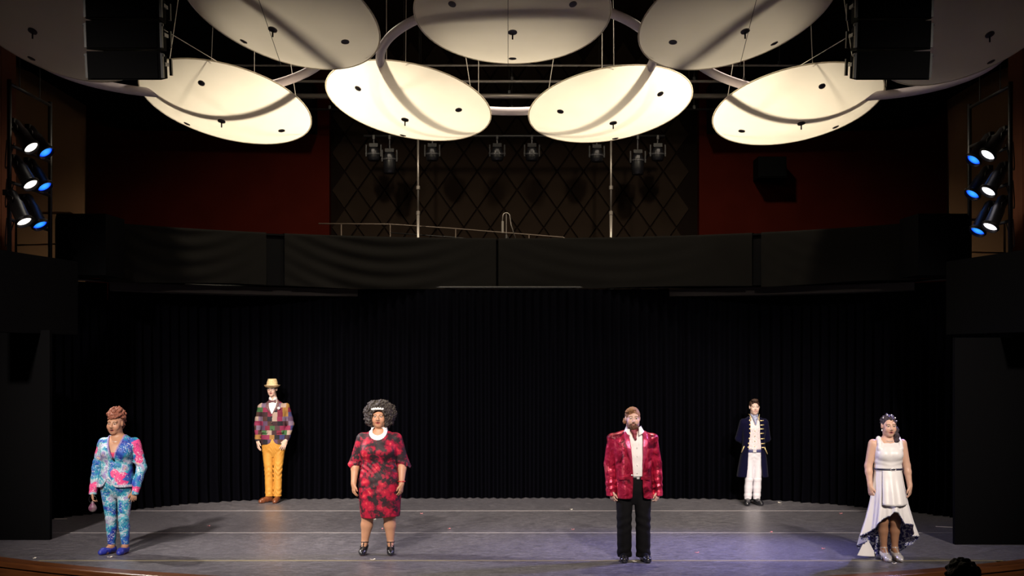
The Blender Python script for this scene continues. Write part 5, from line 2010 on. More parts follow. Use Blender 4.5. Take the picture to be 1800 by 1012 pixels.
# ================================================================== 4. man in sequin jacket
def person_sequin():
    root = thing('person', 'bearded person in open crimson sequin jacket, white shirt and black trousers', 'person', (1.377, 14.93, 0))
    hc, hs, R = (.0, -.005, 1.622), 1.03, rotm(.03, .0, 0)
    F = body_field(1.76, hx=0, hz=1.622)
    F.add(head(hc, hs, R, 0, 1.02, 1.05), .01)
    F.add(cone((0, .02, 1.53), (0, .03, 1.40), .064, .072), .03)
    F.add(loft([(.85, 0, 0, .17, .12), (1.0, 0, 0, .17, .12), (1.2, 0, 0, .18, .125), (1.35, 0, .01, .19, .115), (1.43, 0, .02, .12, .085), (1.48, 0, .03, .07, .06)]), .03)
    WL, WR = (-.248, -.02, .795), (.288, -.02, .80)
    arm(F, (-.195, .01, 1.38), (-.262, .04, 1.10), WL, (.058, .048, .031))
    arm(F, (.195, .01, 1.38), (.270, .04, 1.10), WR, (.058, .048, .031))
    hand(F, WL, (.22, -.05, -1), (.8, .6, 0), (.6, -.8, 0), 1.0, .75)
    hand(F, WR, (-.10, -.05, -1), (-.8, .6, 0), (-.6, -.8, 0), 1.0, .75)
    AL, AR = (-.092, .03, .085), (.122, .03, .085)
    leg(F, (-.1, .01, .84), (-.1, 0, .46), AL)
    leg(F, (.11, .01, .84), (.118, 0, .46), AR)
    finish_body(F, root, (.56, .35, .28), hc, hs, R, 1.02, (.38, .12, .11), (.13, .06, .03), (.04, .03, .025), 0, brow_w=.0046, cheek=(.60, .28, .23))
    sq = sequin_cloth()
    J = Field([(-.40, .42, .0055)], [(-.24, .22, .0055)], [(.66, 1.56, .0055)])
    J.add(loft([(.70, .025, 0, .212, .150), (.85, .015, 0, .215, .155), (1.0, .01, 0, .210, .150), (1.15, .005, 0, .215, .155), (1.3, 0, 0, .235, .150), (1.395, 0, .01, .258, .125), (1.445, 0, .02, .235, .095), (1.490, 0, .03, .10, .075)], n=2.6), .01)
    for sx, S, E, W in ((-1, (-.215, .01, 1.375), (-.264, .04, 1.10), (-.250, -.018, .745)), (1, (.215, .01, 1.375), (.272, .04, 1.10), (.290, -.018, .745))):
        J.add(ell((sx * .235, .01, 1.405), (.058, .075, .045)), .03)
        J.add(cone(S, E, .074, .064), .02)
        J.add(cone(E, W, .063, .052), .015)
    J.ripple(lambda x, y, z: .0035 * np.sin(58 * z + 14 * np.sin(11 * z) + 16 * x) * (np.abs(x - .01) > .215) * np.exp(-((z - .88) / .12) ** 2) + .0025 * np.sin(24 * x + 9 * z) * (z < 1.3))
    J.keep(lambda x, y, z: np.where(np.abs(x - .02) < .225, .715 + .05 * np.exp(-((x - .05) / .06) ** 2) * (y < 0) - z, .742 - z) + 0 * y)
    vt = [(1.56, -.075, .125), (1.46, -.052, .108), (1.30, -.030, .104), (1.0, -.006, .098), (.85, -.010, .10), (.68, -.018, .118)]
    full = J.clone()
    J.cut(sheet_cut(vt, y_max=.03), .004)
    jk = fm('jacket', J, sq, root)
    zz = [t_[0] for t_ in vt][::-1]
    la, ra = [t_[1] for t_ in vt][::-1], [t_[2] for t_ in vt][::-1]
    Lp = full.clone()
    Lp.F -= .008

    def band(x, y, z):
        a, b_ = np.interp(z, zz, la), np.interp(z, zz, ra)
        out = np.minimum(x - a, b_ - x)
        wd = np.interp(z, [1.02, 1.34, 1.46, 1.50], [.0, .060, .05, .03])
        return np.maximum(np.maximum(out, -wd - out), np.maximum(np.maximum(y - .05, 1.04 - z), z - 1.485))
    Lp.keep(band, .003)
    fm('lapel', Lp, mat('lapel_magenta', (.40, .02, .08), .3, .45, var=(30, (.55, .05, .13)), bump=(110, .5, .004)), jk)
    for sx in (-1, 1):
        MB().box((.015 + sx * .125, -.150, .955), (.12, .014, .035), Matrix.Rotation(-sx * .08, 3, 'Z')).build('pocket_flap', sq, jk)
    MB().ball((-.022, -.158, .99), .010, 8, 5).build('button', SILVER, jk, True)
    # shirt
    S_ = Field([(-.18, .19, .0055)], [(-.18, .16, .0055)], [(.86, 1.58, .0055)])
    S_.add(loft([(.955, .01, 0, .186, .128), (1.03, .01, 0, .188, .132), (1.2, 0, 0, .192, .136), (1.35, 0, .01, .20, .122), (1.43, 0, .02, .14, .094), (1.49, 0, .03, .08, .07)]), .01)
    S_.ripple(lambda x, y, z: .003 * np.sin(70 * x + 4 * z) + .002 * np.sin(40 * z))
    S_.cut(sheet_cut([(1.60, -.06, .07), (1.48, -.045, .06), (1.40, .002, .03), (1.37, .015, .018)], y_max=0, zlo=1.37))
    sh = fm('shirt', S_, WHITE, root)
    # spread collar points
    for sx in (-1, 1):
        c0 = .012
        vv = [(c0 + sx * .052, -.058, 1.525), (c0 + sx * .085, .02, 1.535), (c0 + sx * .118, -.045, 1.470), (c0 + sx * .050, -.108, 1.435)]
        v2 = [(x, y + .008, z - .010) for x, y, z in vv]
        o = obj('collar', vv + v2, [(0, 1, 2, 3), (7, 6, 5, 4), (0, 4, 5, 1), (1, 5, 6, 2), (2, 6, 7, 3), (3, 7, 4, 0)], WHITE, sh, True)
    for z in (1.30, 1.20, 1.10, 1.01):
        MB().ball((.040, -.139, z), .006, 6, 4).build('button', PEARL, sh, True)
    # dark red neck scarf
    C = Field([(-.10, .12, .0055)], [(-.14, .12, .0055)], [(1.34, 1.56, .0055)])
    C.add(cone((.005, .022, 1.49), (.005, .025, 1.535), .074, .070), .01)
    C.add(cone((.008, -.055, 1.49), (.022, -.110, 1.385), .034, .012), .02)
    C.ripple(lambda x, y, z: .004 * np.sin(110 * z + 60 * x))
    fm('neck_scarf', C, mat('scarf_red', (.13, .01, .02), .6, var=(50, (.26, .03, .05))), root)
    # trousers and belt
    T = Field([(-.28, .30, .0055)], [(-.20, .20, .006)], [(.01, 1.0, .006)])
    T.add(loft([(.64, .01, 0, .03, .05), (.72, .01, 0, .13, .09), (.80, .01, 0, .180, .120), (.9, .01, 0, .190, .134), (.96, .01, 0, .188, .134)]), .02)
    for Hp, Kn, An in (((-.092, .01, .80), (-.096, 0, .46), (-.092, .025, .05)), ((.112, .01, .80), (.118, 0, .46), (.122, .025, .05))):
        T.add(cone(Hp, Kn, .103, .084), .012)
        T.add(cone(Kn, An, .084, .082), .01)
    T.ripple(lambda x, y, z: .004 * np.sin(62 * z + 30 * np.abs(x)) * (np.exp(-((z - .43) / .13) ** 2) + 1.2 * np.exp(-((z - .10) / .07) ** 2)))
    T.keep(lambda x, y, z: .042 - z + 0 * x + 0 * y)
    fm('trousers', T, mat('black_trouser', (.0045, .0042, .005), .85, spec=.12, bump=(30, .4, .006)), root)
    B = Field([(-.24, .26, .006)], [(-.20, .20, .006)], [(.92, 1.0, .005)])
    B.add(loft([(.94, .01, 0, .196, .142), (.975, .01, 0, .196, .142)]), .01)
    bl = fm('belt', B, BLACKLEATHER, root)
    MB().box((.048, -.146, .957), (.028, .012, .026)).build('buckle', SILVER, bl)
    for An, yw in ((AL, -.10), (AR, .18)):
        fm('shoe', shoe(An, yw, .30, .10, 0, 1.05, .040), BLACKLEATHER, root)
    # hair and beard
    h = np.array(hc)
    hm = hair_mat('brown_hair', (.16, .07, .028), (.34, .17, .075), 50)
    Hf = Field([(-.14, .14, .0045)], [(-.16, .18, .0045)], [(1.46, 1.80, .0045)])
    Hf.add(ell(h + (0, .026, .036), (.086, .102, .098)), .02)
    Hf.add(ell(h + (-.030, -.050, .095), (.062, .045, .030), rotm(0, 0, -.35)), .03)
    Hf.add(ell(h + (.0, .065, -.03), (.078, .055, .075)), .03)
    Hf.add(ell(h + (-.088, .04, -.03), (.022, .03, .035)), .01)
    Hf.ripple(lambda x, y, z: .0016 * np.sin(190 * (x + .5 * z) + 25 * y))
    Hf.cut(ell(h + (.012, -.125, -.025), (.080, .105, .105)), .006)
    Hf.cut(ell(h + (-.0, -.06, -.06), (.10, .07, .09)), .01)
    fm('hair', Hf, hm, root)
    Bd = Field([(-.10, .10, .004)], [(-.15, .06, .004)], [(1.44, 1.62, .004)])
    Bd.add(ell(h + (0, -.052, -.088), (.058, .046, .046)), .01)
    for sx in (-1, 1):
        Bd.add(cone(h + (sx * .062, -.015, -.035), h + (sx * .045, -.05, -.085), .016, .024), .02)
        Bd.add(cone(h + (0, -.093, -.050), h + (sx * .030, -.083, -.066), .008, .009), .008)
    Bd.ripple(lambda x, y, z: .0022 * np.sin(240 * x) * np.sin(150 * z))
    Bd.cut(ell(h + (0, -.102, -.066), (.021, .03, .010)), .004)
    Bd.cut(ell(h + (0, -.085, -.01), (.046, .05, .040)), .006)
    fm('beard', Bd, hair_mat('brown_beard', (.055, .022, .012), (.15, .065, .035), 70), root)


# ================================================================== 5. man in navy frock coat
def person_navy():
    root = thing('person', 'person in navy frock coat with gold buttons, white waistcoat and breeches, hands behind back', 'person', (3.78, 20.5, 0))
    hc, hs, R = (.016, -.01, 1.527), .98, rotm(.02, 0, 0)
    F = body_field(1.66, hx=.016, hz=1.527)
    F.add(head(hc, hs, R, 0, 1.0, .98), .01)
    F.add(cone((.016, .02, 1.44), (.014, .03, 1.32), .053, .060), .03)
    F.add(loft([(.80, .006, 0, .115, .09), (.9, .006, 0, .125, .095), (1.05, .008, 0, .135, .095), (1.2, .01, 0, .155, .105), (1.3, .012, .01, .15, .085), (1.37, .014, .03, .07, .06)]), .03)
    WL, WR = (-.055, .165, .93), (.078, .165, .93)
    arm(F, (-.145, .01, 1.285), (-.212, .10, 1.03), WL, (.045, .04, .027))
    arm(F, (.170, .01, 1.285), (.236, .10, 1.03), WR, (.045, .04, .027))
    hand(F, WL, (.9, .1, -.35), (0, 1, 0), (.2, 0, -1), .95, .4)
    hand(F, WR, (-.9, .25, -.45), (0, 1, 0), (-.2, 0, -1), .95, .4)
    AL, AR = (-.078, .03, .085), (.058, .03, .085)
    leg(F, (-.06, .01, .76), (-.062, 0, .45), AL, (.062, .044, .034))
    leg(F, (.07, .01, .76), (.062, 0, .45), AR, (.062, .044, .034))
    finish_body(F, root, (.62, .43, .36), hc, hs, R, 1.0, (.42, .16, .15), (.06, .03, .02), (.04, .03, .025), 0, cheek=(.66, .34, .28))
    navy = mat('navy_velvet', (.0022, .0020, .016), .9, spec=.08, sheen=.03, bump=(60, .2, .003))
    J = Field([(-.34, .35, .0055)], [(-.20, .28, .006)], [(.40, 1.50, .0055)])
    J.add(loft([(.43, -.002, .03, .250, .150), (.6, 0, .02, .228, .150), (.75, .003, .02, .205, .140), (.9, .006, .015, .180, .125), (1.05, .008, .01, .172, .118), (1.2, .01, .01, .190, .125), (1.29, .012, .01, .190, .108), (1.345, .013, .02, .14, .088), (1.385, .014, .03, .085, .068)]), .01)
    J.add(cone((.016, .032, 1.36), (.016, .026, 1.405), .072, .076), .015)
    for sx, S, E, W in ((-1, (-.150, .01, 1.285), (-.212, .10, 1.03), (-.085, .165, .94)), (1, (.175, .01, 1.285), (.236, .10, 1.03), (.11, .165, .94))):
        J.add(cone(S, E, .064, .055), .025)
        J.add(cone(E, W, .055, .046), .015)
    J.ripple(lambda x, y, z: .004 * np.sin(34 * x + 8 * y) * (z < .8) * np.clip((.8 - z) / .3, 0, 1))
    J.keep(lambda x, y, z: .435 - z + 0 * x + 0 * y)
    vt = [(1.52, -.075, .105), (1.40, -.060, .086), (1.13, -.062, .083), (.90, -.088, .106), (.62, -.104, .114), (.40, -.124, .142)]
    J.cut(sheet_cut(vt, y_max=.045), .004)
    ct = fm('coat', J, navy, root)
    lace = lambda z: np.interp(z, [v_[0] for v_ in vt][::-1], [v_[1] for v_ in vt][::-1])
    race = lambda z: np.interp(z, [v_[0] for v_ in vt][::-1], [v_[2] for v_ in vt][::-1])
    rows_y = lambda z: -.118 if z < 1.25 else -.118 + (z - 1.25) * .35
    for yz in (255, 288, 318, 352, 393, 430, 460):
        z = (906 - yz) / 492
        MB().ball((float(lace(z)) - .012, rows_y(z) + .006, z), .0125, 8, 5, (1, .6, 1)).build('button', GOLD, ct, True)
        z = (906 - yz - 2) / 492
        b0 = float(race(z))
        y_ = rows_y(z) - .002
        tube_part('button_loop', [(b0 + .004, y_ - .002, z), (b0 + .035, y_ + .006, z), (b0 + .062, y_ + .020, z + .002)], .0085, GOLD, ct, 6)
    for sx, (xa, za, xb, zb) in ((-1, (-.16, .925, -.20, .825)), (1, (.155, .905, .205, .80))):
        tube_part('pocket_trim', [(xa, -.108, za), ((xa + xb) / 2, -.102, (za + zb) / 2), (xb, -.088, zb)], .009, GOLD, ct, 6)
    for sx in (-1, 1):                            # gold edging of the standing collar
        tube_part('collar_edge', [(.014 + sx * .084, .02, 1.415), (.014 + sx * .076, -.035, 1.41), (.014 + sx * .062, -.068, 1.37), (.014 + sx * .066, -.085, 1.32)], .006, GOLD, ct, 6)
    # waistcoat
    S_ = Field([(-.18, .20, .0055)], [(-.16, .14, .0055)], [(.83, 1.44, .0055)])
    S_.add(loft([(.84, .006, .0, .150, .112), (.95, .007, 0, .148, .110), (1.05, .008, 0, .148, .106), (1.2, .01, .0, .165, .115), (1.29, .012, .01, .155, .095), (1.37, .014, .03, .08, .068)]), .01)
    S_.keep(lambda x, y, z: .845 + .03 * np.abs(np.sin((x - .006) * 22)) - z + 0 * y)
    S_.cut(sheet_cut([(1.46, -.05, .08), (1.36, -.025, .055), (1.24, .012, .018)], y_max=0, zlo=1.24))
    wc = fm('waistcoat', S_, mat('brocade_white', (.66, .60, .62), .6, var=(55, (.50, .42, .44)), bump=(70, .5, .006)), root)
    for z in (1.16, 1.08, 1.0, .92):
        MB().ball((.004, -.116, z), .008, 6, 4).build('button', GOLD, wc, True)
    C = Field([(-.09, .12, .0055)], [(-.14, .12, .0055)], [(1.22, 1.46, .0055)])
    C.add(cone((.015, .025, 1.37), (.015, .022, 1.405), .066, .062), .01)
    C.add(ell((.016, -.058, 1.365), (.042, .030, .042)), .02)
    C.add(cone((.016, -.070, 1.34), (.018, -.098, 1.262), .036, .014), .02)
    C.ripple(lambda x, y, z: .0035 * np.sin(120 * x + 60 * z))
    fm('cravat', C, mat('cravat_blue', (.10, .12, .28), .5, var=(60, (.45, .47, .58))), root)
    wcloth = mat('white_breeches', (.66, .63, .68), .7, spec=.2, bump=(30, .4, .006))
    T = Field([(-.20, .21, .0055)], [(-.17, .17, .006)], [(.36, .92, .006)])
    T.add(loft([(.62, .006, 0, .03, .04), (.70, .006, 0, .10, .070), (.78, .006, .005, .130, .095), (.90, .006, 0, .134, .106)]), .03)
    for Hp, Kn in (((-.058, .01, .76), (-.060, 0, .36)), ((.070, .01, .76), (.066, 0, .36))):
        T.add(cone(Hp, Kn, .078, .057), .012)
    T.ripple(lambda x, y, z: .003 * np.sin(80 * z + 50 * np.abs(x)) * np.exp(-((z - .76) / .06) ** 2))
    fm('breeches', T, wcloth, root)
    B = Field([(-.18, .20, .006)], [(-.16, .16, .006)], [(.80, .90, .005)])
    B.add(loft([(.825, .006, 0, .140, .118), (.868, .006, 0, .140, .118)]), .01)
    bl = fm('belt', B, mat('belt_blue', (.05, .05, .14), .45), root)
    MB().box((.0, -.122, .847), (.05, .012, .034)).build('buckle', SILVER, bl)
    for Kn, An in (((-.066, 0, .40), (-.080, .028, .085)), ((.064, 0, .40), (.058, .028, .085))):
        Sp = Field([(Kn[0] - .10, Kn[0] + .10, .0055)], [(-.10, .13, .006)], [(.05, .46, .0055)])
        mid = (Kn[0] * .6 + An[0] * .4, .016, .27)
        Sp.add(cone(Kn, mid, .060, .064), .01)
        Sp.add(cone(mid, An, .064, .058), .01)
        Sp.add(cone((Kn[0], 0, .395), (Kn[0], 0, .405), .065), .004)
        Sp.ripple(lambda x, y, z: .003 * np.sin(75 * z) * (z < .2))
        Sp.keep(lambda x, y, z: np.maximum(.085 - z, z - .42) + 0 * x + 0 * y)
        fm('gaiter', Sp, wcloth, root)
    for An, yw in ((AL, -.25), (AR, .22)):
        fm('shoe', shoe(An, yw, .28, .105, 0, 1.0, .038), BLACKLEATHER, root)
    h = np.array(hc)
    Hf = Field([(-.12, .15, .0045)], [(-.16, .16, .0045)], [(1.42, 1.70, .0045)])
    Hf.add(ell(h + (0, .026, .034), (.080, .094, .092)), .02)
    Hf.add(ell(h + (0, -.045, .105), (.056, .046, .030)), .02)
    Hf.ripple(lambda x, y, z: .0016 * np.sin(170 * x + 40 * z))
    Hf.cut(ell(h + (0, -.125, -.03), (.073, .11, .112)), .005)
    Hf.cut(ell(h + (0, -.06, -.075), (.11, .09, .075)), .01)
    Hf.keep(lambda x, y, z: (h[2] - .065) - z + 0 * x + 0 * y)
    fm('hair', Hf, hair_mat('dark_brown_hair', (.018, .009, .007), (.07, .035, .022), 50), root)


# ================================================================== 6. woman in white high-low gown
def person_gown():
    root = thing('person', 'person in sleeveless white high-low gown with blue patterned lining and dark curled hair', 'person', (4.29, 14.93, 0))
    hc, hs, R = (.006, -.012, 1.537), 1.02, rotm(.06, .05, 0)
    F = body_field(1.68, hx=0, hz=1.537)
    F.add(head(hc, hs, R, .6, 1.03, 1.0, 1.0), .01)
    F.add(cone((0, .02, 1.45), (.0, .03, 1.34), .050, .058), .03)
    F.add(loft([(.70, 0, 0, .14, .11), (.85, 0, 0, .150, .115), (1.05, 0, 0, .142, .10), (1.2, 0, 0, .152, .12), (1.3, 0, .0, .155, .10), (1.365, 0, .015, .135, .075), (1.41, 0, .025, .06, .055)]), .03)
    WL, WR = (-.212, -.03, .855), (.243, -.02, .855)
    arm(F, (-.170, .01, 1.335), (-.216, .03, 1.08), WL, (.052, .042, .027), .035)
    arm(F, (.165, .01, 1.335), (.222, .03, 1.08), WR, (.052, .042, .027), .035)
    hand(F, WL, (.08, -.08, -1), (.8, .6, 0), (.6, -.8, 0), .92, .5)
    hand(F, WR, (.02, -.08, -1), (-.8, .6, 0), (-.6, -.8, 0), .92, .5)
    AL, AR = (-.040, .03, .14), (.085, .03, .14)
    leg(F, (-.085, 0, .76), (-.056, -.01, .45), AL, (.085, .056, .034), 1.0)
    leg(F, (.088, 0, .76), (.082, -.01, .45), AR, (.085, .056, .034), 1.0)
    foot(F, AL, .12, .22, .055)
    foot(F, AR, .18, .22, .055)

    def tights(V, col):
        mk = V[:, 2] < .72
        mk &= np.abs(V[:, 0] - .015) < .19
        col[mk] = (.30, .15, .085)
    finish_body(F, root, (.56, .34, .25), hc, hs, R, 1.03, (.36, .06, .08), (.03, .015, .012), (.025, .015, .012), .6, tights, cheek=(.60, .26, .20))
    satin = mat('white_satin', (.72, .69, .70), .38, spec=.4, bump=(9, .25, .01))
    D = Field([(-.22, .22, .0055)], [(-.22, .18, .0055)], [(1.0, 1.46, .0055)])
    D.add(loft([(1.02, 0, 0, .160, .118), (1.10, 0, 0, .157, .116), (1.2, .003, 0, .163, .130), (1.3, .005, 0, .163, .112), (1.345, .006, .015, .148, .088), (1.372, .006, .022, .13, .070)]), .01)
    for sx in (-.062, .070):
        D.add(ell((sx, -.085, 1.215), (.070, .062, .062)), .05)
    D.ripple(lambda x, y, z: .003 * np.sin(85 * (z - .3 * np.abs(x))) * np.exp(-((z - 1.12) / .035) ** 2))
    D.cut(ell((.006, -.03, 1.455), (.098, .20, .112)), .004)
    for sx, S in ((-1, (-.205, .01, 1.30)), (1, (.208, .01, 1.30))):
        D.cut(ell(S, (.055, .10, .105)), .006)
    for sx in (-1, 1):
        q = [(.006 + sx * .122, -.085, 1.285), (.006 + sx * .116, -.055, 1.350), (.006 + sx * .112, .005, 1.392), (.006 + sx * .116, .065, 1.350), (.006 + sx * .12, .085, 1.29)]
        for a_, b_ in zip(q[:-1], q[1:]):
            D.add(cone(a_, b_, .024, .024), .022)
    fm('bodice', D, satin, root)
    # skirt surfaces
    zt = [1.04, .93, .80, .64, .45, .27, .04]
    wxt = [.166, .186, .206, .232, .275, .325, .37]
    wyt = [.118, .135, .165, .195, .235, .275, .33]
    ha = [0, .30, .62, .95, 1.3, 1.8, 2.4, PI]
    hz_ = [.585, .54, .46, .40, .31, .22, .10, .030]

    def skirt(off, dz, nfold, seed):
        nt_, nz = 220, 46
        th = np.linspace(-PI, PI, nt_ + 1)[:-1]
        hem = np.interp(np.abs(th), ha, hz_) + .018 * np.sin(9 * th + seed) + dz
        hem = np.maximum(hem, .012)
        V = []
        for j in range(nz + 1):
            t_ = j / nz
            z = 1.04 + (hem - 1.04) * t_
            o = np.argsort(zt)
            wx = np.interp(z, np.array(zt)[o], np.array(wxt)[o]) + off
            wy = np.interp(z, np.array(zt)[o], np.array(wyt)[o]) + off
            a_ = np.clip((1.0 - z) / 1.0, 0, 1) ** 1.1
            fold = 1 + a_ * (.20 * np.sin(nfold * th + .7 + seed) + .08 * np.sin((nfold * 2 + 1) * th))
            x = .018 * (1.04 - z) + wx * np.sin(th) * (.93 + .0 * a_) * fold
            y = -wy * np.cos(th) * fold
            V.append(np.c_[x, y, z])
        V = np.concatenate(V)
        Q = []
        i = np.arange(nt_)
        for j in range(nz):
            a = j * nt_ + i
            b_ = j * nt_ + (i + 1) % nt_
            Q.append(np.c_[a, a + nt_, b_ + nt_, b_])
        return V, np.concatenate(Q)
    sk = fm('skirt', skirt(.0, 0, 8, 0.0), satin, root)
    fm('skirt_lining', skirt(-.010, -.008, 8, 0.0), lining_cloth(), sk)
    tv, tf = [], []
    for side in (0, 1):
        for j in range(7):
            for i in range(9):
                u, w_ = i / 8, j / 6
                x = -.215 + (-.10 + .215 * u) * w_ + .02 * u
                z = .245 - w_ * (.205 + .018 * u)
                y = .13 + .05 * u - .03 * math.sin(PI * u) * w_ + side * .006
                tv.append((x, y, max(z, .012)))
    for j in range(6):
        for i in range(8):
            a = j * 9 + i
            tf.append((a, a + 9, a + 10, a + 1))
            tf.append((63 + a, 63 + a + 1, 63 + a + 10, 63 + a + 9))
    obj('train_fold', tv, tf, satin, sk, True)
    # short front panel, a curved sheet of real thickness
    v, f = [], []
    nu, nv = 26, 20
    for side in (0, 1):
        for j in range(nv + 1):
            t_ = j / nv
            z = 1.035 + (.648 - 1.035) * t_
            for i in range(nu + 1):
                u = -1 + 2 * i / nu
                hw = .105 + .036 * t_
                x = .012 + .012 * t_ + hw * u
                wy = np.interp(z, zt[::-1], wyt[::-1])
                wx = np.interp(z, zt[::-1], wxt[::-1]) * 1.05
                y = -(wy + (.014 + .036 * t_) * (1 - .55 * u ** 4)) * math.sqrt(max(1 - (x / (wx + .05)) ** 2, 0.05)) + .006 * math.sin(9 * u) * t_ + side * .006
                v.append((x, y, z + .010 * u * u * t_))
    n1 = (nu + 1) * (nv + 1)
    for j in range(nv):
        for i in range(nu):
            a = j * (nu + 1) + i
            f.append((a, a + nu + 1, a + nu + 2, a + 1))
            f.append((n1 + a, n1 + a + 1, n1 + a + nu + 2, n1 + a + nu + 1))
    for i in range(nu):
        a = nv * (nu + 1) + i
        f.append((a, n1 + a, n1 + a + 1, a + 1))
    for j in range(nv):
        a = j * (nu + 1)
        f.append((a, n1 + a, n1 + a + nu + 1, a + nu + 1))
        a += nu
        f.append((a, a + nu + 1, n1 + a + nu + 1, n1 + a))
    obj('front_panel', v, f, satin, sk, True)
    B = Field([(-.22, .22, .0055)], [(-.18, .18, .006)], [(1.01, 1.09, .004)])
    B.add(loft([(1.038, 0, 0, .170, .130), (1.060, 0, 0, .168, .128)]), .0)
    bl = fm('belt', B, mat('navy_belt', (.02, .02, .05), .4), root)
    bb = MB()
    bb.tube([(.022 + .030 * math.cos(w), -.134, 1.048 + .014 * math.sin(w)) for w in np.linspace(0, 2 * PI, 17)[:-1]], .0045, 6, True)
    bb.build('buckle', SILVER, bl, True)
    for An, yw in ((AL, .12), (AR, .18)):
        s_ = fm('shoe', shoe(An, yw, .25, .105, .055, .90, .028, kind='pump'), SILVER, root)
        dx, dy = math.sin(yw), -math.cos(yw)
        ring = [(An[0] + .038 * math.cos(w), An[1] + .042 * math.sin(w) - .004, .148 - .004 * math.sin(w)) for w in np.linspace(0, 2 * PI, 20)[:-1]]
        tube_part('ankle_strap', ring, .0045, SILVER, s_, 6, True)
        tube_part('t_strap', [(An[0] + dx * q, An[1] + dy * q, z) for q, z in ((.046, .146), (.076, .110), (.110, .080))], .006, SILVER, s_, 6)
    # hair
    h = np.array(hc)
    rng = np.random.default_rng(12)
    Hf = Field([(-.14, .16, .0045)], [(-.16, .18, .0045)], [(1.30, 1.72, .0045)])
    Hf.add(ell(h + (0, .028, .034), (.084, .098, .095)), .02)
    Hf.add(ell(h + (.035, .055, -.02), (.068, .058, .08)), .03)
    curls(Hf, h + (0, .03, .036), (.086, .098, .096), 130, .010, rng, lambda u: u[2] > .0, .003, .06)
    p = h + (.074, .035, -.03)
    for i in range(9):
        q = h + np.array((.082 + .012 * math.sin(i * 1.7), .005 - .006 * i, -.035 - .0165 * i))
        Hf.add(cone(p, q, .024, .024), .008)
        Hf.add(ell(q + rng.normal(size=3) * .010, (.019, .019, .016)), .004)
        p = q
    Hf.cut(ell(h + (-.002, -.125, -.03), (.076, .107, .112)), .005)
    Hf.keep(lambda x, y, z: np.where(x < h[0] + .04, h[2] - .075 - z, -.05) + 0 * y, .006)
    fm('hair', Hf, hair_mat('dark_hair', (.012, .008, .010), (.06, .04, .055), 55), root)
    for ux, uy, uz in ((-.72, -.45, .55), (-.25, -.45, .86), (.28, -.45, .85), (.72, -.45, .55), (.90, -.35, .20)):
        q = h + np.array((0, .03, .036)) + np.array((ux * .094, uy * .106, uz * .104))
        MB().ball(q, .0085, 8, 5).build('hair_pearl', PEARL, root, True)
    for sx in (-1, 1):
        e_ = MB().ball((h[0] + sx * .079, h[1] - .004, h[2] - .048), .007, 8, 5, (1, 1, 1.8))
        e_.build('earring', PEARL, root, True)
    tube_part('necklace', [(.005 + .072 * math.sin(w), .012 - .080 * math.cos(w), 1.388 - .022 * math.cos(w)) for w in np.linspace(-2.0, 2.0, 26)], .0035, SILVER, root, 5)


# ================================================================== 7. audience member, only the top of the head shows
def person_audience():
    X, Y, fl = 3.09, 9.0, -.335
    root = thing('person', 'audience member with dark hair seated in front of the stage, seen from behind', 'person', (X, Y, fl))
    hair = np.array((0, 0, 1.15))
    F = Field([(-.32, .32, .011)], [(-.35, .66, .011)], [(-.01, 1.34, .011)])
    F.add(head(hair, 1.0, rotm(PI), 0), .01)
    F.add(cone((0, 0, 1.05), (0, -.02, .94), .056, .065), .03)
    F.add(loft([(.45, 0, -.05, .17, .12), (.65, 0, -.05, .16, .11), (.85, 0, -.03, .19, .11), (.93, 0, -.02, .15, .08)]), .03)
    for s in (-1, 1):
        arm(F, (s * .18, -.02, .88), (s * .24, 0, .62), (s * .13, .22, .58), (.05, .043, .028))
        hand(F, (s * .13, .22, .58), (-s * .3, .9, -.1), (0, 0, -1), (-s, 0, 0), .95, .3)
        leg(F, (s * .1, .0, .50), (s * .11, .42, .50), (s * .11, .44, .09), (.085, .06, .038))
        foot(F, (s * .11, .44, .09), PI)
    V, Q = F.mesh()
    col = np.tile(np.array((.35, .22, .16)), (len(V), 1))
    cl = V[:, 2] < .93
    col[cl] = (.02, .02, .022)
    np_mesh('body', V, Q, M['skin'], root, col)
    Hf = Field([(-.16, .16, .007)], [(-.16, .16, .007)], [(1.0, 1.34, .007)])
    rng = np.random.default_rng(3)
    Hf.add(ell(hair + (0, -.03, .03), (.105, .105, .102)), .02)
    Hf.add(ell(hair + (0, -.05, -.05), (.10, .07, .09)), .03)
    curls(Hf, hair + (0, -.03, .03), (.105, .105, .103), 160, .016, rng, None, .004, .1)
    Hf.cut(ell(hair + (0, .12, -.04), (.085, .10, .11)), .01)
    fm('hair', Hf, hair_mat('black_hair', (.006, .005, .005), (.015, .012, .012)), root)
    t = thing('theatre_seat', 'dark upholstered theatre seat under the audience member', 'seat', (X, Y, fl))
    sm = mat('seat_cloth', (.03, .008, .008), .9)
    MB().box((0, .06, .38), (.50, .46, .08)).build('seat', sm, t)
    MB().box((0, -.235, .60), (.50, .08, .56), Matrix.Rotation(.12, 3, 'X')).build('backrest', sm, t)
    for s in (-1, 1):
        MB().box((s * .285, .04, .29), (.06, .40, .58)).build('armrest', M['dark_metal'], t)
    MB().box((0, .02, .17), (.20, .26, .36)).build('pedestal', M['dark_metal'], t)


for fn_ in (person_print, person_patch, person_floral, person_sequin, person_navy, person_gown, person_audience):
    fn_()

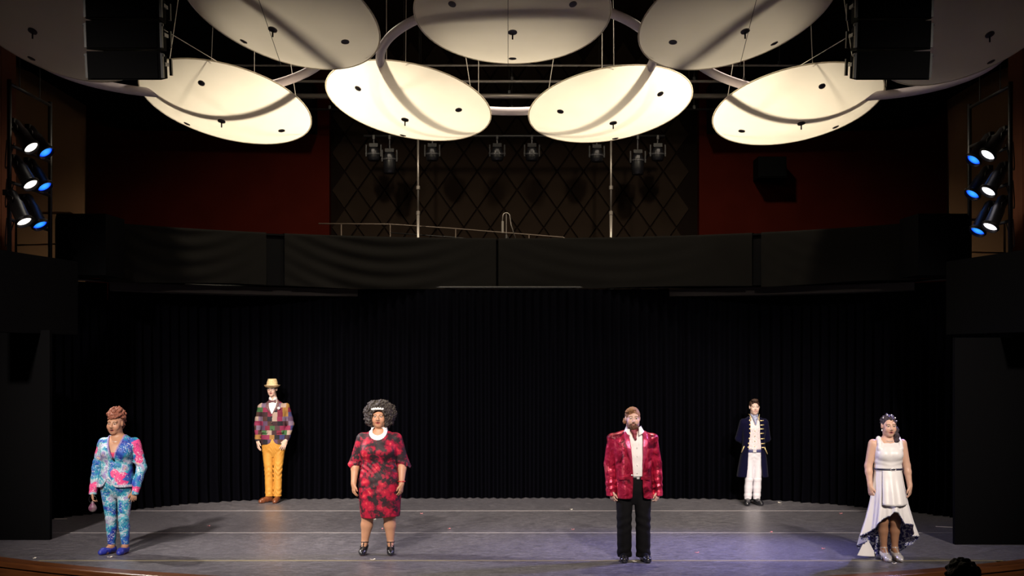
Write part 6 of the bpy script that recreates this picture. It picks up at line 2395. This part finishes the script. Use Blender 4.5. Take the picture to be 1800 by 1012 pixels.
# ================================================================== scraps on the stage floor
M['scrap_white'] = mat('scrap_white', (.75, .70, .62), .8)
M['scrap_pink'] = mat('scrap_pink', (.60, .22, .24), .8)
SC = [(193, 980, 'w', .055, 'just in front of the blue flat shoes'), (655, 984, 'w', .06, 'between the black heeled shoes below the red floral dress'), (1115, 988, 'w', .06, 'between the black shoes of the sequin jacket wearer'),
      (1572, 991, 'w', .05, 'at the silver shoes below the white gown'), (61, 982, 'w', .05, 'at the wooden edge near the blue flats'),
      (367, 925, 'p', .04, 'between the printed suit and the straw hat wearer'), (658, 913, 'w', .05, 'behind the red floral dress'), (672, 930, 'p', .035, 'behind the black heels of the floral dress'),
      (741, 903, 'p', .04, 'on the rear seam, off from the floral dress'), (790, 930, 'p', .04, 'at the middle seam, near the floral dress'),
      (1007, 931, 'p', .04, 'at the middle seam, near the sequin jacket'), (1225, 972, 'p', .05, 'beside the shoes of the sequin jacket wearer'), (1356, 936, 'p', .05, 'below the navy coat wearer at the middle seam'),
      (1447, 965, 'p', .04, 'beside the trailing hem of the white gown'), (1478, 903, 'p', .045, 'between the navy coat and the white gown'), (1004, 896, 'w', .04, 'on the rear seam, off from the sequin jacket'), (1370, 884, 'w', .06, 'at the curtain next to the navy coat wearer')]
for px, py, kd, s, wh in SC:
    Y = FPX * CAMH / (py - HOR)
    X = (px - 900) / FPX * Y
    a = random.random() * 3
    v = []
    for z in (.0005, .003):
        for (u, w_) in ((-1, -.5), (-.1, -.35), (.9, -.6), (1, .4), (.1, .25), (-.9, .55)):
            v.append(((u * math.cos(a) - w_ * math.sin(a)) * s * .5, (u * math.sin(a) + w_ * math.cos(a)) * s * .5, z + (.012 * abs(u) if z > .002 else .008 * abs(u))))
    f = [(5, 4, 3, 2, 1, 0), (6, 7, 8, 9, 10, 11)] + [(i, (i + 1) % 6, (i + 1) % 6 + 6, i + 6) for i in range(6)]
    o = obj('paper_scrap', v, f, M['scrap_white' if kd == 'w' else 'scrap_pink'], None, False, (X, Y, .002))
    tag(o, ('tiny white paper scrap ' if kd == 'w' else 'tiny pink paper scrap ') + wh, 'paper scrap', 'white scraps on the floor' if kd == 'w' else 'pink scraps on the floor')
for (px, py, w, lb, az) in ((107, 912, .17, 'short white tape strip on the floor by the flat beside the printed suit', .25), (1661, 926, .24, 'short white tape strip on the floor by the flat beside the white gown', -.35)):
    Y = FPX * CAMH / (py - HOR)
    o = MB().box((0, 0, .003), (w, .035, .004), Matrix.Rotation(az, 3, 'Z')).build('floor_tape', M['scrap_white'], None, False, ((px - 900) / FPX * Y, Y, 0))
    tag(o, lb, 'tape')
